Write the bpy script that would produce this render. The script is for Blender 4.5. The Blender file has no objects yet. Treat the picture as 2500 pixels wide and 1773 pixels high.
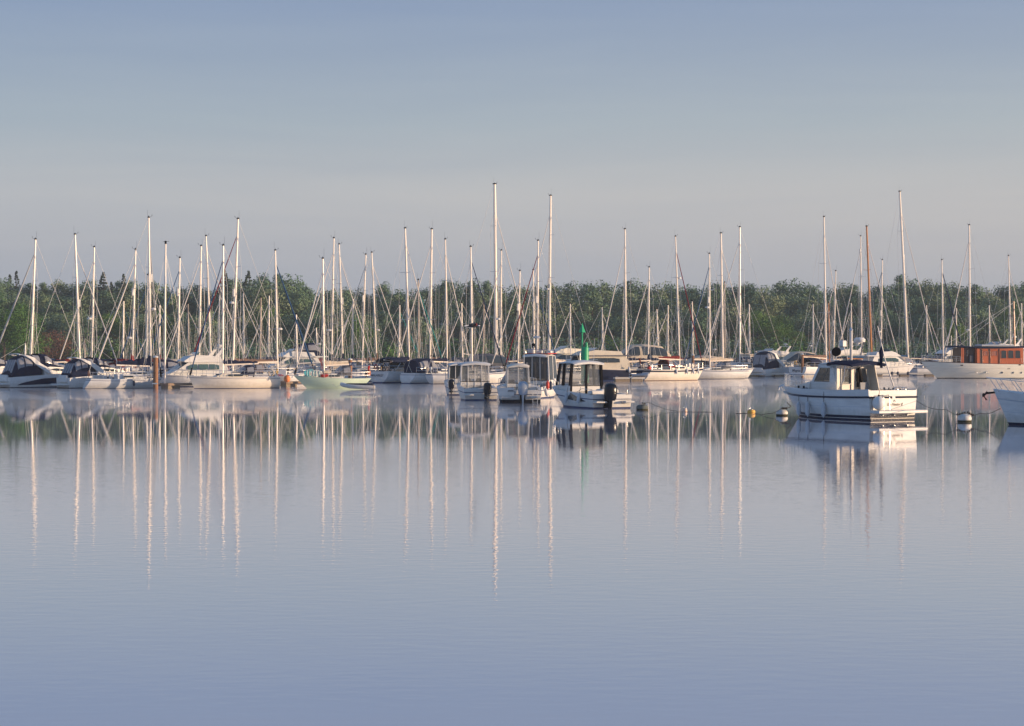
import bpy, math, random
from mathutils import Vector, Matrix
R = math.radians
SC = bpy.context.scene
COL = SC.collection
F, HZ, CH, CX = 5000.0, 855.0, 3.7, 1250.0      # focal length in photo pixels, horizon row, eye height, centre column
def PX(px, D): return (px - CX) * D / F
def PZ(py, D): return CH + (HZ - py) * D / F
def DW(yw): return F * CH / (yw - HZ)           # distance of a waterline seen at row yw
rnd = random.Random(11)
def lerp(a, b, t): return a + (b - a) * t
def clamp(x, a=0., b=1.): return max(a, min(b, x))

# ------------------------------------------------------------------ materials
def new_mat(name):
    m = bpy.data.materials.new(name); m.use_nodes = True
    nt = m.node_tree; return m, nt, nt.nodes['Principled BSDF']
def mat(name, col, rough=.4, metal=0., var=.10, scale=1.5, stretch=(1, 1, 1), alpha=1., bump=0., bscale=30., coat=0., dark=None, spec=None, stain=None):
    m, nt, b = new_mat(name); N, Lk = nt.nodes, nt.links
    tc = N.new('ShaderNodeTexCoord'); mp = N.new('ShaderNodeMapping'); mp.inputs['Scale'].default_value = stretch
    Lk.new(tc.outputs['Object'], mp.inputs['Vector'])
    nz = N.new('ShaderNodeTexNoise'); nz.inputs['Scale'].default_value = scale; nz.inputs['Detail'].default_value = 5
    nz.inputs['Roughness'].default_value = .65
    Lk.new(mp.outputs['Vector'], nz.inputs['Vector'])
    cr = N.new('ShaderNodeValToRGB'); e = cr.color_ramp.elements
    e[0].position = .3; e[1].position = .7
    lo = dark if dark else tuple(c * (1 - var) for c in col); hi = tuple(min(1, c * (1 + var * .6)) for c in col)
    e[0].color = (*lo, 1); e[1].color = (*hi, 1)
    Lk.new(nz.outputs['Fac'], cr.inputs['Fac']); Lk.new(cr.outputs['Color'], b.inputs['Base Color'])
    if stain:       # weed and rust coloured scum line just above the water, runs below the scuppers
        sx = N.new('ShaderNodeSeparateXYZ'); Lk.new(tc.outputs['Object'], sx.inputs[0])
        ns = N.new('ShaderNodeTexNoise'); ns.inputs['Scale'].default_value = 1.3; ns.inputs['Detail'].default_value = 6; ms_ = N.new('ShaderNodeMapping'); ms_.inputs['Scale'].default_value = (4, 4, .7)
        Lk.new(tc.outputs['Object'], ms_.inputs['Vector']); Lk.new(ms_.outputs['Vector'], ns.inputs['Vector'])
        zz = N.new('ShaderNodeMath'); zz.operation = 'MULTIPLY_ADD'; zz.inputs[1].default_value = -.9; Lk.new(ns.outputs['Fac'], zz.inputs[0]); Lk.new(sx.outputs['Z'], zz.inputs[2])
        rg = N.new('ShaderNodeMapRange'); rg.inputs['From Min'].default_value = -.35; rg.inputs['From Max'].default_value = .25; rg.inputs['To Min'].default_value = .42; rg.inputs['To Max'].default_value = 0
        Lk.new(zz.outputs[0], rg.inputs['Value']); mx = N.new('ShaderNodeMix'); mx.data_type = 'RGBA'; mx.inputs['B'].default_value = (*stain, 1)
        Lk.new(rg.outputs['Result'], mx.inputs['Factor']); Lk.new(cr.outputs['Color'], mx.inputs['A']); Lk.new(mx.outputs['Result'], b.inputs['Base Color'])
    b.inputs['Roughness'].default_value = rough; b.inputs['Metallic'].default_value = metal
    b.inputs['Alpha'].default_value = alpha; b.inputs['Coat Weight'].default_value = coat
    if spec is None and rough >= .75: spec = .12
    if spec is not None: b.inputs['Specular IOR Level'].default_value = spec
    if bump:
        n2 = N.new('ShaderNodeTexNoise'); n2.inputs['Scale'].default_value = bscale; n2.inputs['Detail'].default_value = 3
        Lk.new(tc.outputs['Object'], n2.inputs['Vector'])
        bp = N.new('ShaderNodeBump'); bp.inputs['Strength'].default_value = bump; bp.inputs['Distance'].default_value = .05
        Lk.new(n2.outputs['Fac'], bp.inputs['Height']); Lk.new(bp.outputs['Normal'], b.inputs['Normal'])
    return m
M = {
 'white': mat('white gelcoat', (.67, .65, .61), .42, var=.14, stretch=(.6, .6, 3), spec=.3, stain=(.36, .31, .22)),
 'cream': mat('cream gelcoat', (.74, .66, .545), .42, var=.10, stretch=(.6, .6, 3), spec=.3, stain=(.45, .38, .26)),
 'ivory': mat('ivory paint', (.78, .72, .58), .35, var=.10, stretch=(.5, .5, 3)),
 'greyhull': mat('grey gelcoat', (.42, .44, .46), .35, var=.10),
 'green': mat('pale green paint', (.46, .56, .42), .35, var=.08, stretch=(.6, .6, 3)),
 'navy': mat('navy paint', (.008, .013, .038), .45, var=.25, spec=.12),
 'blue': mat('blue stripe paint', (.018, .035, .11), .45, var=.15, spec=.15),
 'antifoul': mat('dark antifouling', (.012, .015, .024), .7, var=.4, scale=5, spec=.08),
 'bootred': mat('dull red antifouling', (.10, .03, .025), .6, var=.3, scale=5),
 'deck': mat('deck nonslip', (.60, .58, .54), .6, var=.14, scale=4),
 'teak': mat('weathered teak', (.36, .25, .16), .6, var=.25, scale=3, stretch=(1, 14, 1)),
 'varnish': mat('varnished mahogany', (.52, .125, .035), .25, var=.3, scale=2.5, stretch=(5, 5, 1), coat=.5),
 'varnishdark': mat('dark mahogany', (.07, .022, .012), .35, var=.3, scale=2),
 'mastw': mat('cream painted spar', (.94, .81, .66), .36, var=.06, stretch=(1, 1, .3)),
 'mastg': mat('silver anodised spar', (.62, .58, .54), .42, metal=.15, var=.08),
 'mastwood': mat('varnished spruce spar', (.55, .22, .07), .35, var=.2, stretch=(3, 3, .4)),
 'mastbrown': mat('weathered brown spar', (.34, .26, .20), .5, var=.15),
 'wire': mat('stainless wire', (.78, .72, .62), .5, metal=0., var=.08),
 'steel': mat('stainless tube', (.62, .62, .62), .25, metal=.7, var=.05),
 'furlw': mat('furled white sailcloth', (.68, .62, .55), .8, var=.12, scale=8, stretch=(1, 1, .4)),
 'furlgrey': mat('furled grey sailcloth', (.38, .38, .37), .8, var=.15, scale=6),
 'furlblue': mat('blue sacrificial strip', (.022, .07, .16), .8, var=.2, scale=6),
 'furlnavy': mat('navy sacrificial strip', (.015, .025, .06), .8, var=.25, scale=6),
 'furlred': mat('dark red sacrificial strip', (.16, .012, .02), .8, var=.2, scale=6),
 'furlteal': mat('teal sacrificial strip', (.03, .26, .24), .8, var=.2, scale=6),
 'cnavy': mat('navy canvas', (.010, .016, .045), .8, var=.35, scale=5, bump=.5, bscale=12),
 'cgrey': mat('grey canvas', (.12, .12, .13), .85, var=.2, scale=5, bump=.5, bscale=12),
 'cbrown': mat('brown canvas', (.20, .13, .10), .85, var=.25, scale=5, bump=.6, bscale=12),
 'cred': mat('maroon canvas', (.16, .022, .02), .85, var=.25, scale=5, bump=.5, bscale=12),
 'credb': mat('bright red canvas', (.42, .035, .03), .8, var=.2, scale=5, bump=.5, bscale=12),
 'cbeige': mat('beige canvas', (.58, .48, .36), .85, var=.15, scale=5, bump=.5, bscale=12),
 'cblue': mat('blue canvas', (.025, .08, .17), .85, var=.2, scale=5, bump=.5, bscale=12),
 'cteal': mat('green towel cloth', (.02, .16, .13), .85, var=.2),
 'vinyl': mat('clear vinyl window', (.30, .30, .32), .12, var=.25, scale=2.5, alpha=.85),
 'glass': mat('tinted glass', (.035, .045, .05), .06, var=.3, scale=1.2, coat=.3),
 'glassgreen': mat('green tinted glass', (.06, .11, .11), .08, var=.3, scale=1.2, coat=.3),
 'clear': mat('clear cabin glass', (.25, .27, .28), .05, var=.2, alpha=.25),
 'cabinglass': mat('darker cabin glass', (.09, .09, .085), .06, var=.4, scale=2, alpha=.62),
 'sand': mat('sand coloured gelcoat', (.56, .50, .40), .45, var=.12, spec=.3),
 'curtain': mat('cream curtain cloth', (.55, .48, .38), .9, var=.3, scale=3, stretch=(14, 14, .4)),
 'black': mat('black plastic', (.006, .006, .008), .6, var=.3, spec=.05),
 'blackgloss': mat('black cowling', (.004, .005, .009), .28, var=.3, spec=.35),
 'silver': mat('silver cowling', (.36, .40, .45), .25, metal=.4, var=.08, coat=.4),
 'fender': mat('pale grey fender vinyl', (.52, .53, .54), .5, var=.12, scale=6),
 'fendernavy': mat('navy fender vinyl', (.02, .03, .06), .5, var=.3, scale=6),
 'fenderred': mat('red fender vinyl', (.55, .05, .03), .5, var=.15, scale=6),
 'ball': mat('white ball fender vinyl', (.70, .68, .64), .5, var=.1),
 'orange': mat('orange float vinyl', (.75, .22, .06), .55, var=.15),
 'yellow': mat('faded yellow plastic', (.75, .42, .08), .55, var=.2, scale=6),
 'peach': mat('faded peach plastic', (.80, .55, .40), .55, var=.15, scale=6),
 'buoyw': mat('weathered white buoy', (.66, .63, .58), .5, var=.15, scale=5, dark=(.50, .46, .38)),
 'weed': mat('weedy waterline growth', (.05, .045, .022), .9, var=.5, scale=9),
 'mossy': mat('mossy grey buoy', (.14, .15, .13), .8, var=.45, scale=8),
 'turq': mat('turquoise board', (.10, .46, .46), .4, var=.1, scale=4),
 'greenpaint': mat('green beacon paint', (.008, .34, .14), .4, var=.2, scale=2),
 'pile': mat('weathered timber pile', (.30, .155, .085), .8, var=.35, scale=4, stretch=(6, 6, .7), bump=.8, bscale=9),
 'pilegrey': mat('grey timber pile', (.13, .115, .10), .85, var=.35, scale=4, stretch=(6, 6, .7), bump=.8, bscale=9),
 'planks': mat('pontoon planks', (.34, .24, .16), .8, var=.3, scale=3, stretch=(8, 1, 1), bump=.5),
 'float': mat('concrete pontoon float', (.32, .25, .17), .9, var=.35, scale=5),
 'floatw': mat('pale pontoon edge', (.62, .56, .46), .6, var=.2, scale=4),
 'rope': mat('dark mooring rope', (.07, .06, .05), .9, var=.4, scale=20),
 'ropew': mat('pale mooring rope', (.55, .50, .42), .9, var=.2, scale=20),
 'flagred': mat('red ensign cloth', (.62, .04, .04), .8, var=.25, scale=5),
 'ink': mat('dark lettering vinyl', (.05, .055, .07), .5, var=.1),
 'inkgold': mat('brown lettering vinyl', (.20, .15, .11), .5, var=.1),
 'bark': mat('tree bark', (.085, .065, .05), .9, var=.4, scale=6),
 'bird': mat('black feathers', (.010, .009, .010), .7, var=.3),
 'birdw': mat('white feathers', (.70, .72, .75), .7, var=.1),
 'birdr': mat('red brown feathers', (.14, .012, .015), .7, var=.2),
 'grime': mat('cabin interior', (.22, .20, .18), .8, var=.4, scale=3),
}
def leaf_mat(name, a, b_, c):
    m, nt, b = new_mat(name); N, Lk = nt.nodes, nt.links
    tc = N.new('ShaderNodeTexCoord'); nz = N.new('ShaderNodeTexNoise'); nz.inputs['Scale'].default_value = .45
    nz.inputs['Detail'].default_value = 6; nz.inputs['Roughness'].default_value = .7
    Lk.new(tc.outputs['Object'], nz.inputs['Vector'])
    oi = N.new('ShaderNodeObjectInfo'); ad = N.new('ShaderNodeMath'); ad.operation = 'MULTIPLY_ADD'
    ad.inputs[1].default_value = .22; Lk.new(oi.outputs['Random'], ad.inputs[0]); Lk.new(nz.outputs['Fac'], ad.inputs[2])
    sb = N.new('ShaderNodeMath'); sb.operation = 'SUBTRACT'; sb.inputs[1].default_value = .11; Lk.new(ad.outputs[0], sb.inputs[0])
    cr = N.new('ShaderNodeValToRGB'); e = cr.color_ramp.elements
    e[0].position = .3; e[0].color = (*a, 1); e[1].position = .75; e[1].color = (*c, 1)
    k = cr.color_ramp.elements.new(.52); k.color = (*b_, 1)
    Lk.new(sb.outputs[0], cr.inputs['Fac']); Lk.new(cr.outputs['Color'], b.inputs['Base Color'])
    b.inputs['Roughness'].default_value = .7; b.inputs['Specular IOR Level'].default_value = .2
    return m
M['leaf'] = leaf_mat('mixed spring leaves', (.062, .125, .080), (.118, .198, .105), (.25, .315, .165))
M['leafbright'] = leaf_mat('fresh green leaves', (.030, .080, .016), (.07, .16, .03), (.17, .27, .06))
M['leafdark'] = leaf_mat('dark conifer needles', (.022, .045, .034), (.042, .07, .046), (.08, .11, .065))
M['leafcopper'] = leaf_mat('copper leaves', (.09, .045, .035), (.16, .085, .055), (.22, .13, .085))
M['leafpale'] = leaf_mat('pale spring leaves', (.09, .14, .08), (.18, .23, .12), (.34, .36, .21))

# ------------------------------------------------------------------ mesh builder
class MB:
    def __init__(s): s.v = []; s.f = []; s.m = []
    def add(s, vs, fs, mi=0):
        o = len(s.v); s.v += [tuple(p) for p in vs]
        for f in fs: s.f.append(tuple(i + o for i in f)); s.m.append(mi)
        return s
    def box(s, c, d, rz=0., ry=0., mi=0):
        hx, hy, hz = d[0] / 2, d[1] / 2, d[2] / 2
        mt = Matrix.Rotation(rz, 3, 'Z') @ Matrix.Rotation(ry, 3, 'Y'); c = Vector(c)
        vs = [c + mt @ Vector((x * hx, y * hy, z * hz)) for z in (-1, 1) for y in (-1, 1) for x in (-1, 1)]
        return s.add(vs, [(0, 2, 3, 1), (4, 5, 7, 6), (0, 1, 5, 4), (2, 6, 7, 3), (0, 4, 6, 2), (1, 3, 7, 5)], mi)
    def rbox(s, c, d, r=.04, mi=0):      # box with its upright and top edges eased
        x, y, z = c; hx, hy, hz = d[0] / 2, d[1] / 2, d[2] / 2; r = min(r, hx * .9, hy * .9, hz * .9)
        rings = []
        for zz, q in ((-hz, r * .6), (-hz + r * .6, 0), (hz - r, 0), (hz - r * .3, r * .3), (hz, r)):
            ax, ay = hx - q, hy - q; k = r * .6
            rings.append([Vector((x + px, y + py, z + zz)) for px, py in ((ax - k, -ay), (ax, -ay + k), (ax, ay - k), (ax - k, ay), (-ax + k, ay), (-ax, ay - k), (-ax, -ay + k), (-ax + k, -ay))])
        return s.loft(rings, mi=mi)
    def loft(s, rings, cap=(True, True), closed=True, mi=0, mf=None):
        n = len(rings[0]); fs = []; ms = []
        for i in range(len(rings) - 1):
            for j in range(n if closed else n - 1):
                k = (j + 1) % n
                fs.append((i * n + j, i * n + k, (i + 1) * n + k, (i + 1) * n + j)); ms.append(mf(i, j) if mf else mi)
        if cap[0] == 'rows':
            for j in range(n // 2 - 1): fs.append((j, n - 1 - j, n - 2 - j, j + 1)); ms.append(mf(0, j) if mf else mi)
        elif cap[0]: fs.append(tuple(range(n - 1, -1, -1))); ms.append(mi)
        if cap[1]: fs.append(tuple((len(rings) - 1) * n + j for j in range(n))); ms.append(mi)
        o = len(s.v); s.v += [tuple(p) for r in rings for p in r]
        for f, q in zip(fs, ms): s.f.append(tuple(i + o for i in f)); s.m.append(q)
        return s
    def tube(s, pts, r, n=6, mi=0, sy=1.):
        pts = [Vector(p) for p in pts]; k = len(pts)
        rs = r if isinstance(r, (list, tuple)) else [r] * k; rings = []
        for i, p in enumerate(pts):
            d = (pts[min(i + 1, k - 1)] - pts[max(i - 1, 0)]).normalized()
            a = Vector((0, 0, 1)) if abs(d.z) < .9 else Vector((1, 0, 0))
            u = d.cross(a).normalized(); w = d.cross(u).normalized()
            rings.append([p + (u * math.cos(2 * math.pi * j / n) * sy + w * math.sin(2 * math.pi * j / n)) * rs[i] for j in range(n)])
        return s.loft(rings, mi=mi)
    def ell(s, c, r, n=12, k=8, mi=0, fn=None):
        c = Vector(c); rings = []
        for i in range(k + 1):
            a = math.pi * i / k; q = max(math.sin(a), .02)
            rings.append([Vector((c.x + r[0] * q * math.cos(2 * math.pi * j / n), c.y + r[1] * q * math.sin(2 * math.pi * j / n), c.z - r[2] * math.cos(a))) for j in range(n)])
        return s.loft(rings, mi=mi)
    def lathe(s, c, prof, n=14, mi=0):
        return s.loft([[Vector((c[0] + r * math.cos(2 * math.pi * j / n), c[1] + r * math.sin(2 * math.pi * j / n), c[2] + z)) for j in range(n)] for r, z in prof], mi=mi)
    def house(s, prof, wf, mi=0, n=1):
        """a closed side profile (x, z) swept across the beam; wf(x, z) is the half width"""
        L = [Vector((x, wf(x, z), z)) for x, z in prof]; Rr = [Vector((x, -wf(x, z), z)) for x, z in prof]; k = len(prof)
        fs = [tuple(range(k)), tuple(range(2 * k - 1, k - 1, -1))]
        fs += [(i, k + i, k + (i + 1) % k, (i + 1) % k) for i in range(k)]
        return s.add(L + Rr, fs, mi)
    def side(s, poly, wf, off=.012, th=.02, sides=(1, -1), mi=0):
        """a slab following both flanks of a house"""
        for sg in sides:
            a = [Vector((x, sg * (wf(x, z) + off), z)) for x, z in poly]; b = [Vector((x, sg * (wf(x, z) + off - th), z)) for x, z in poly]; k = len(poly)
            s.add(a + b, [tuple(range(k)), tuple(range(2 * k - 1, k - 1, -1))] + [(i, (i + 1) % k, k + (i + 1) % k, k + i) for i in range(k)], mi)
        return s
    def slab(s, quad, th=.02, mi=0):
        q = [Vector(p) for p in quad]; n = (q[1] - q[0]).cross(q[2] - q[0]).normalized() * th; k = len(q)
        return s.add(q + [p + n for p in q], [tuple(range(k - 1, -1, -1)), tuple(range(k, 2 * k))] + [(i, (i + 1) % k, k + (i + 1) % k, k + i) for i in range(k)], mi)
    def arch(s, st, a0=0., a1=math.pi, n=12, off=0., ex=.62, cap=(False, False), th=.0, mi=0):
        """rounded canvas hood: st = stations (x, base z, height, half width)"""
        def pt(q, a, o):
            x, zb, h, w = q; c, sn = math.cos(a), max(0, math.sin(a))
            return Vector((x, (w + o) * math.copysign(abs(c) ** ex, c), zb + (h + o) * sn ** ex))
        rings = [[pt(q, lerp(a0, a1, j / n), off) for j in range(n + 1)] for q in st]
        if cap[0] or cap[1]: return s.loft(rings, cap=cap, closed=False, mi=mi)
        s.loft(rings, cap=(False, False), closed=False, mi=mi)
        if th: s.loft([[pt(q, lerp(a0, a1, j / n), off - th) for j in range(n + 1)] for q in st][::-1], cap=(False, False), closed=False, mi=mi)
        return s
    def build(s, name, mats, parent=None, smooth=True, ang=38):
        if name in ('window', 'frame', 'door', 'door_window', 'dark_recess', 'side_window', 'hull_window'):     # one object for each side of the boat
            ys = [sum(s.v[i][1] for i in f) / len(f) for f in s.f]
            if min(ys) < -.12 and max(ys) > .12 and not any(abs(y) < .1 for y in ys):
                out = []
                for sg in (1, -1):
                    q = MB()
                    for f, y, k in zip(s.f, ys, s.m):
                        if y * sg > 0: q.add([s.v[i] for i in f], [tuple(range(len(f)))], k)
                    out.append(q.build(name, mats, parent, smooth, ang))
                return out[0]
        me = bpy.data.meshes.new(name); me.from_pydata(s.v, [], s.f)
        if not isinstance(mats, (list, tuple)): mats = [mats]
        for m in mats: me.materials.append(M[m] if isinstance(m, str) else m)
        me.polygons.foreach_set('material_index', s.m)
        if smooth:
            me.polygons.foreach_set('use_smooth', [True] * len(s.f))
            me.set_sharp_from_angle(angle=R(ang))
        me.validate(); me.update()
        o = bpy.data.objects.new(name, me); COL.objects.link(o)
        if parent: o.parent = parent
        return o
def tag(o, label=None, cat=None, group=None, kind=None):
    if label: o['label'] = label
    if cat: o['category'] = cat
    if group: o['group'] = group
    if kind: o['kind'] = kind
    return o
def root(name, label, cat, loc, rz=0., group=None):
    o = bpy.data.objects.new(name, None); COL.objects.link(o); o.location = loc; o.rotation_euler = (0, 0, rz)
    o.empty_display_size = .2
    return tag(o, label, cat, group)
def thing(mb, name, mats, label, cat, loc, rz=0., group=None, **k):
    o = mb.build(name, mats, **k); o.location = loc; o.rotation_euler = (0, 0, rz)
    return tag(o, label, cat, group)
def lettering(text, size, parent, loc, mtx, mt, shear=0., name='lettering', sx=1.):
    cu = bpy.data.curves.new(name, 'FONT'); cu.body = text; cu.size = size; cu.extrude = .004; cu.align_x = 'CENTER'; cu.align_y = 'CENTER'; cu.shear = shear
    cu.offset = .004
    t = bpy.data.objects.new('tmp', cu); COL.objects.link(t); dg = bpy.context.evaluated_depsgraph_get()
    me = bpy.data.meshes.new_from_object(t.evaluated_get(dg)); bpy.data.objects.remove(t); bpy.data.curves.remove(cu)
    me.materials.clear(); me.materials.append(M[mt]); me.name = name
    o = bpy.data.objects.new(name, me); COL.objects.link(o); o.parent = parent
    m = mtx.to_4x4(); m.translation = Vector(loc); o.matrix_local = m @ Matrix.Diagonal((sx, 1, 1, 1))
    return o
AFT = Matrix(((0, 0, -1), (-1, 0, 0), (0, 1, 0)))      # lettering read from astern

# ------------------------------------------------------------------ hulls
class Hull:
    def __init__(s, L, B, fb, fs, rb=.8, rs=0., tw=.8, mid=.42, p=2.2, k=.8, kb=.3, q=2.2, sag=.0, n=16, ks=None):
        s.__dict__.update(locals())
    def sheer(s, t):
        if t < s.mid: b = lerp(s.tw, 1, math.sin(math.pi / 2 * t / s.mid))
        else: b = 1 - ((t - s.mid) / (1 - s.mid)) ** s.p
        return -s.L / 2 + s.L * t, max(b * s.B / 2, .03), lerp(s.fs, s.fb, t ** 1.7) - s.sag * math.sin(math.pi * t)
    def pt(s, t, v):
        x, b, z = s.sheer(t); xw = -s.L / 2 + s.rs + (s.L - s.rb - s.rs) * t
        k = lerp(s.k if s.ks is None else lerp(s.ks, s.k, min(t / .45, 1) ** .7), s.kb, t ** 3)
        if v <= 1: return Vector((lerp(x, xw, v), b * (1 - (1 - k) * max(v, 0) ** s.q), z * (1 - v)))
        w = v - 1
        return Vector((xw - s.rb * .4 * w * t, b * k * (1 - w) ** .6 + .01, -.55 * w))
    def tx(s, x): return clamp((x + s.L / 2) / s.L)
    def hb(s, x): return s.sheer(s.tx(x))[1]
    def hz(s, x): return s.sheer(s.tx(x))[2]
    def mesh(s, bands, base=0, tf=None):
        ed = sorted({0, .18, .36, .55, .75, 1.} | {a for a, b, c in bands} | {b for a, b, c in bands if b <= 1})
        rows = ed + [1.35, 1.8]; mb = MB(); rings = []; T = [i / s.n for i in range(s.n + 1)]
        for t in T: rings.append([s.pt(t, v) for v in rows] + [Vector((p.x, -p.y, p.z)) for p in (s.pt(t, v) for v in reversed(rows))])
        m = len(rows)
        def mf(i, j):
            if j >= m: j = 2 * m - 2 - j
            vv = (rows[min(j, m - 1)] + rows[min(j + 1, m - 1)]) / 2
            if tf:
                q = tf(T[i], vv)
                if q is not None: return q
            for a, b, c in bands:
                if a <= vv <= b: return c
            return base if vv < 1 else 1
        mb.loft(rings, cap=('rows', False), closed=False, mf=mf)
        return mb
    def patch(s, t0, t1, vt, vb, off=.012, n=20, sides=(1, -1)):
        mb = MB()
        for sg in sides:
            r_ = []
            for i in range(n + 1):
                t = lerp(t0, t1, i / n); c = []
                for k in range(5):
                    p = s.pt(t, lerp(vt(i / n), vb(i / n), k / 4)); c.append(Vector((p.x, sg * (p.y + off), p.z)))
                c += [Vector((q.x, q.y - sg * .03, q.z)) for q in reversed(c)]; r_.append(c)
            mb.loft(r_)
        return mb
    def deck(s, x0=None, x1=None, drop=.02, camber=.06, inset=.0):
        x0 = -s.L / 2 if x0 is None else x0; x1 = s.L / 2 - .02 if x1 is None else x1; r = []
        for i in range(15):
            x = lerp(x0, x1, i / 14); b = max(s.hb(x) - inset, .02); z = s.hz(x) - drop
            r.append([Vector((x, b * y, z + camber * (1 - y * y))) for y in (1, .6, .2, -.2, -.6, -1)])
        return MB().loft(r, cap=(False, False), closed=False)
    def well(s, x0, x1, inset, floor, mi=0):
        """open cockpit: side decks, inner walls and sole"""
        r = []
        for i in range(9):
            x = lerp(x0, x1, i / 8); b = s.hb(x); z = s.hz(x); r.append([Vector((x, sg * yy, zz)) for sg, yy, zz in ((1, b - .01, z), (1, b - inset, z + .01), (1, b - inset, floor), (-1, b - inset, floor), (-1, b - inset, z + .01), (-1, b - .01, z))])
        mb = MB().loft(r, cap=(False, False), closed=False)
        for x in (x0, x1):
            b = s.hb(x) - inset; z = s.hz(x)
            mb.add([(x, b, floor), (x, -b, floor), (x, -b, z), (x, b, z)], [(0, 1, 2, 3)])
        return mb
    def rail(s, v=.0, r=.035, x0=None, x1=None, out=.015, n=18, dz=0., sides=(1, -1), sq=5):
        mb = MB(); x0 = -s.L / 2 if x0 is None else x0; x1 = s.L / 2 if x1 is None else x1
        for sg in sides:
            pts = []
            for i in range(n + 1):
                p = s.pt(s.tx(lerp(x0, x1, i / n)), v); pts.append((p.x, sg * (p.y + out), p.z + dz))
            mb.tube(pts, r, sq)
        return mb
def guard_rail(h, x0, x1, ht, n, inset=.06, r=.016, wires=(1., .5), pul=True, rr=None, kf=1.35):
    """stanchions and lifelines, closing round the bow when pul"""
    r *= kf; mb = MB(); rr = rr or r
    for sg in (1, -1):
        top = []
        for i in range(n + 1):
            x = lerp(x0, x1, i / n); b = max(h.hb(x) - inset, .05) * sg; z = h.hz(x)
            mb.tube([(x, b, z), (x, b, z + ht)], rr, 5); top.append((x, b, z))
        for w in wires:
            pts = [(p[0], p[1], p[2] + ht * w) for p in top]
            if pul: pts.append((x1 + .18, 0, top[-1][2] + ht * w))
            mb.tube(pts, r if w == 1 else r * .7, 5)
    return mb
boats = []       # (x, y, heading, L, B) footprints
def reg(x, y, h, L, B): boats.append((x, y, h, L, B))
def clash(x, y, h, L, B):
    c, s_ = math.cos(h), math.sin(h)
    for (X, Y, H, l, b) in boats:
        dx, dy = X - x, Y - y; du, dv = abs(dx * c + dy * s_), abs(-dx * s_ + dy * c)
        a = abs(math.cos(H - h)); q = abs(math.sin(H - h))
        if du < (L + l * a + b * q) / 2 + .25 and dv < (B + b * a + l * q) / 2 + .15: return True
    return False
def _l(r, g, b, k=1.): return tuple(k * (((c / 255 + .055) / 1.055) ** 2.4) for c in (r, g, b))
EXPO = 0.34; SUN_E = 5.0; SUN_C = (1.0, .73, .49); SKY_S = .12; HAZE = .00021; HAZE_C = (.78, .88, 1.0)
SKYRAMP = [(.0, _l(162, 166, 178, 6.85)), (.03, _l(166, 170, 180, 6.85)), (.05, _l(177, 178, 184, 6.85)), (.075, _l(185, 186, 189, 6.85)), (.11, _l(167, 178, 188, 6.85)), (.165, _l(143, 160, 186, 6.85)), (.24, _l(144, 156, 180, 6.85)), (.5, _l(95, 134, 184, 7.1))]
VEIL = .95
BUMP1, BUMP2, ROUGH, WGLOSS, WDIFF, WF0 = .0050, .0008, (.025, .018), (1., .985, .99), (.44, .43, .49), .52
PAW = (.15, .6)
# ------------------------------------------------------------------ camera, light, sky
SC.view_settings.view_transform = 'Standard'; SC.view_settings.look = 'None'; SC.view_settings.exposure = EXPO; SC.view_settings.gamma = 1
cam = bpy.data.cameras.new('camera'); co = bpy.data.objects.new('camera', cam); COL.objects.link(co); SC.camera = co
co.location = (0, 0, CH); co.rotation_euler = (R(90), 0, 0); cam.sensor_width = 36; cam.lens = 72.0
cam.shift_y = -(886.5 - HZ) / 2500.; cam.clip_end = 5000; cam.clip_start = 1
SUN_EL, SUN_D = R(6), Vector((.985, -.16, 0)).normalized()      # low sun from the right and a little behind the viewer
sd = Vector((SUN_D.x * math.cos(SUN_EL), SUN_D.y * math.cos(SUN_EL), math.sin(SUN_EL)))
sl = bpy.data.lights.new('sun', 'SUN'); sl.energy = SUN_E; sl.angle = R(.6); sl.color = SUN_C
so = bpy.data.objects.new('sun', sl); COL.objects.link(so); so.rotation_euler = sd.to_track_quat('Z', 'Y').to_euler(); so.location = (60, -20, 60)
w = bpy.data.worlds.new('World'); SC.world = w; w.use_nodes = True; nt = w.node_tree; N, Lk = nt.nodes, nt.links
bg = N['Background']; sk = N.new('ShaderNodeTexSky'); sk.sky_type = 'NISHITA'; sk.sun_disc = False; sk.sun_elevation = SUN_EL
sk.sun_rotation = math.atan2(SUN_D.x, SUN_D.y); sk.altitude = 0; sk.air_density = 1.0; sk.dust_density = .6; sk.ozone_density = 1.5
# thin high cloud veil: a broken, stretched whitening over the clear sky, thickest a hand above the horizon
tc = N.new('ShaderNodeTexCoord'); sp = N.new('ShaderNodeSeparateXYZ'); Lk.new(tc.outputs['Generated'], sp.inputs[0])
vr = N.new('ShaderNodeValToRGB'); e = vr.color_ramp.elements
SKY = SKYRAMP
e[0].position = SKY[0][0]; e[0].color = (*SKY[0][1], 1); e[1].position = SKY[-1][0]; e[1].color = (*SKY[-1][1], 1)
for p_, c_ in SKY[1:-1]: q = e.new(p_); q.color = (*c_, 1)
Lk.new(sp.outputs['Z'], vr.inputs['Fac'])
mp = N.new('ShaderNodeMapping'); mp.inputs['Scale'].default_value = (3, 3, 34); mp.inputs['Rotation'].default_value = (R(2), R(-4), 0); Lk.new(tc.outputs['Generated'], mp.inputs['Vector'])
nz = N.new('ShaderNodeTexNoise'); nz.inputs['Scale'].default_value = 1.6; nz.inputs['Detail'].default_value = 5; nz.inputs['Roughness'].default_value = .55; nz.inputs['Distortion'].default_value = .6
Lk.new(mp.outputs['Vector'], nz.inputs['Vector'])
cr = N.new('ShaderNodeValToRGB'); cr.color_ramp.elements[0].position = .25; cr.color_ramp.elements[1].position = .8
cr.color_ramp.elements[0].color = (.955, .965, .985, 1); cr.color_ramp.elements[1].color = (1.05, 1.035, 1.015, 1)
Lk.new(nz.outputs['Fac'], cr.inputs['Fac'])
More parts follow.
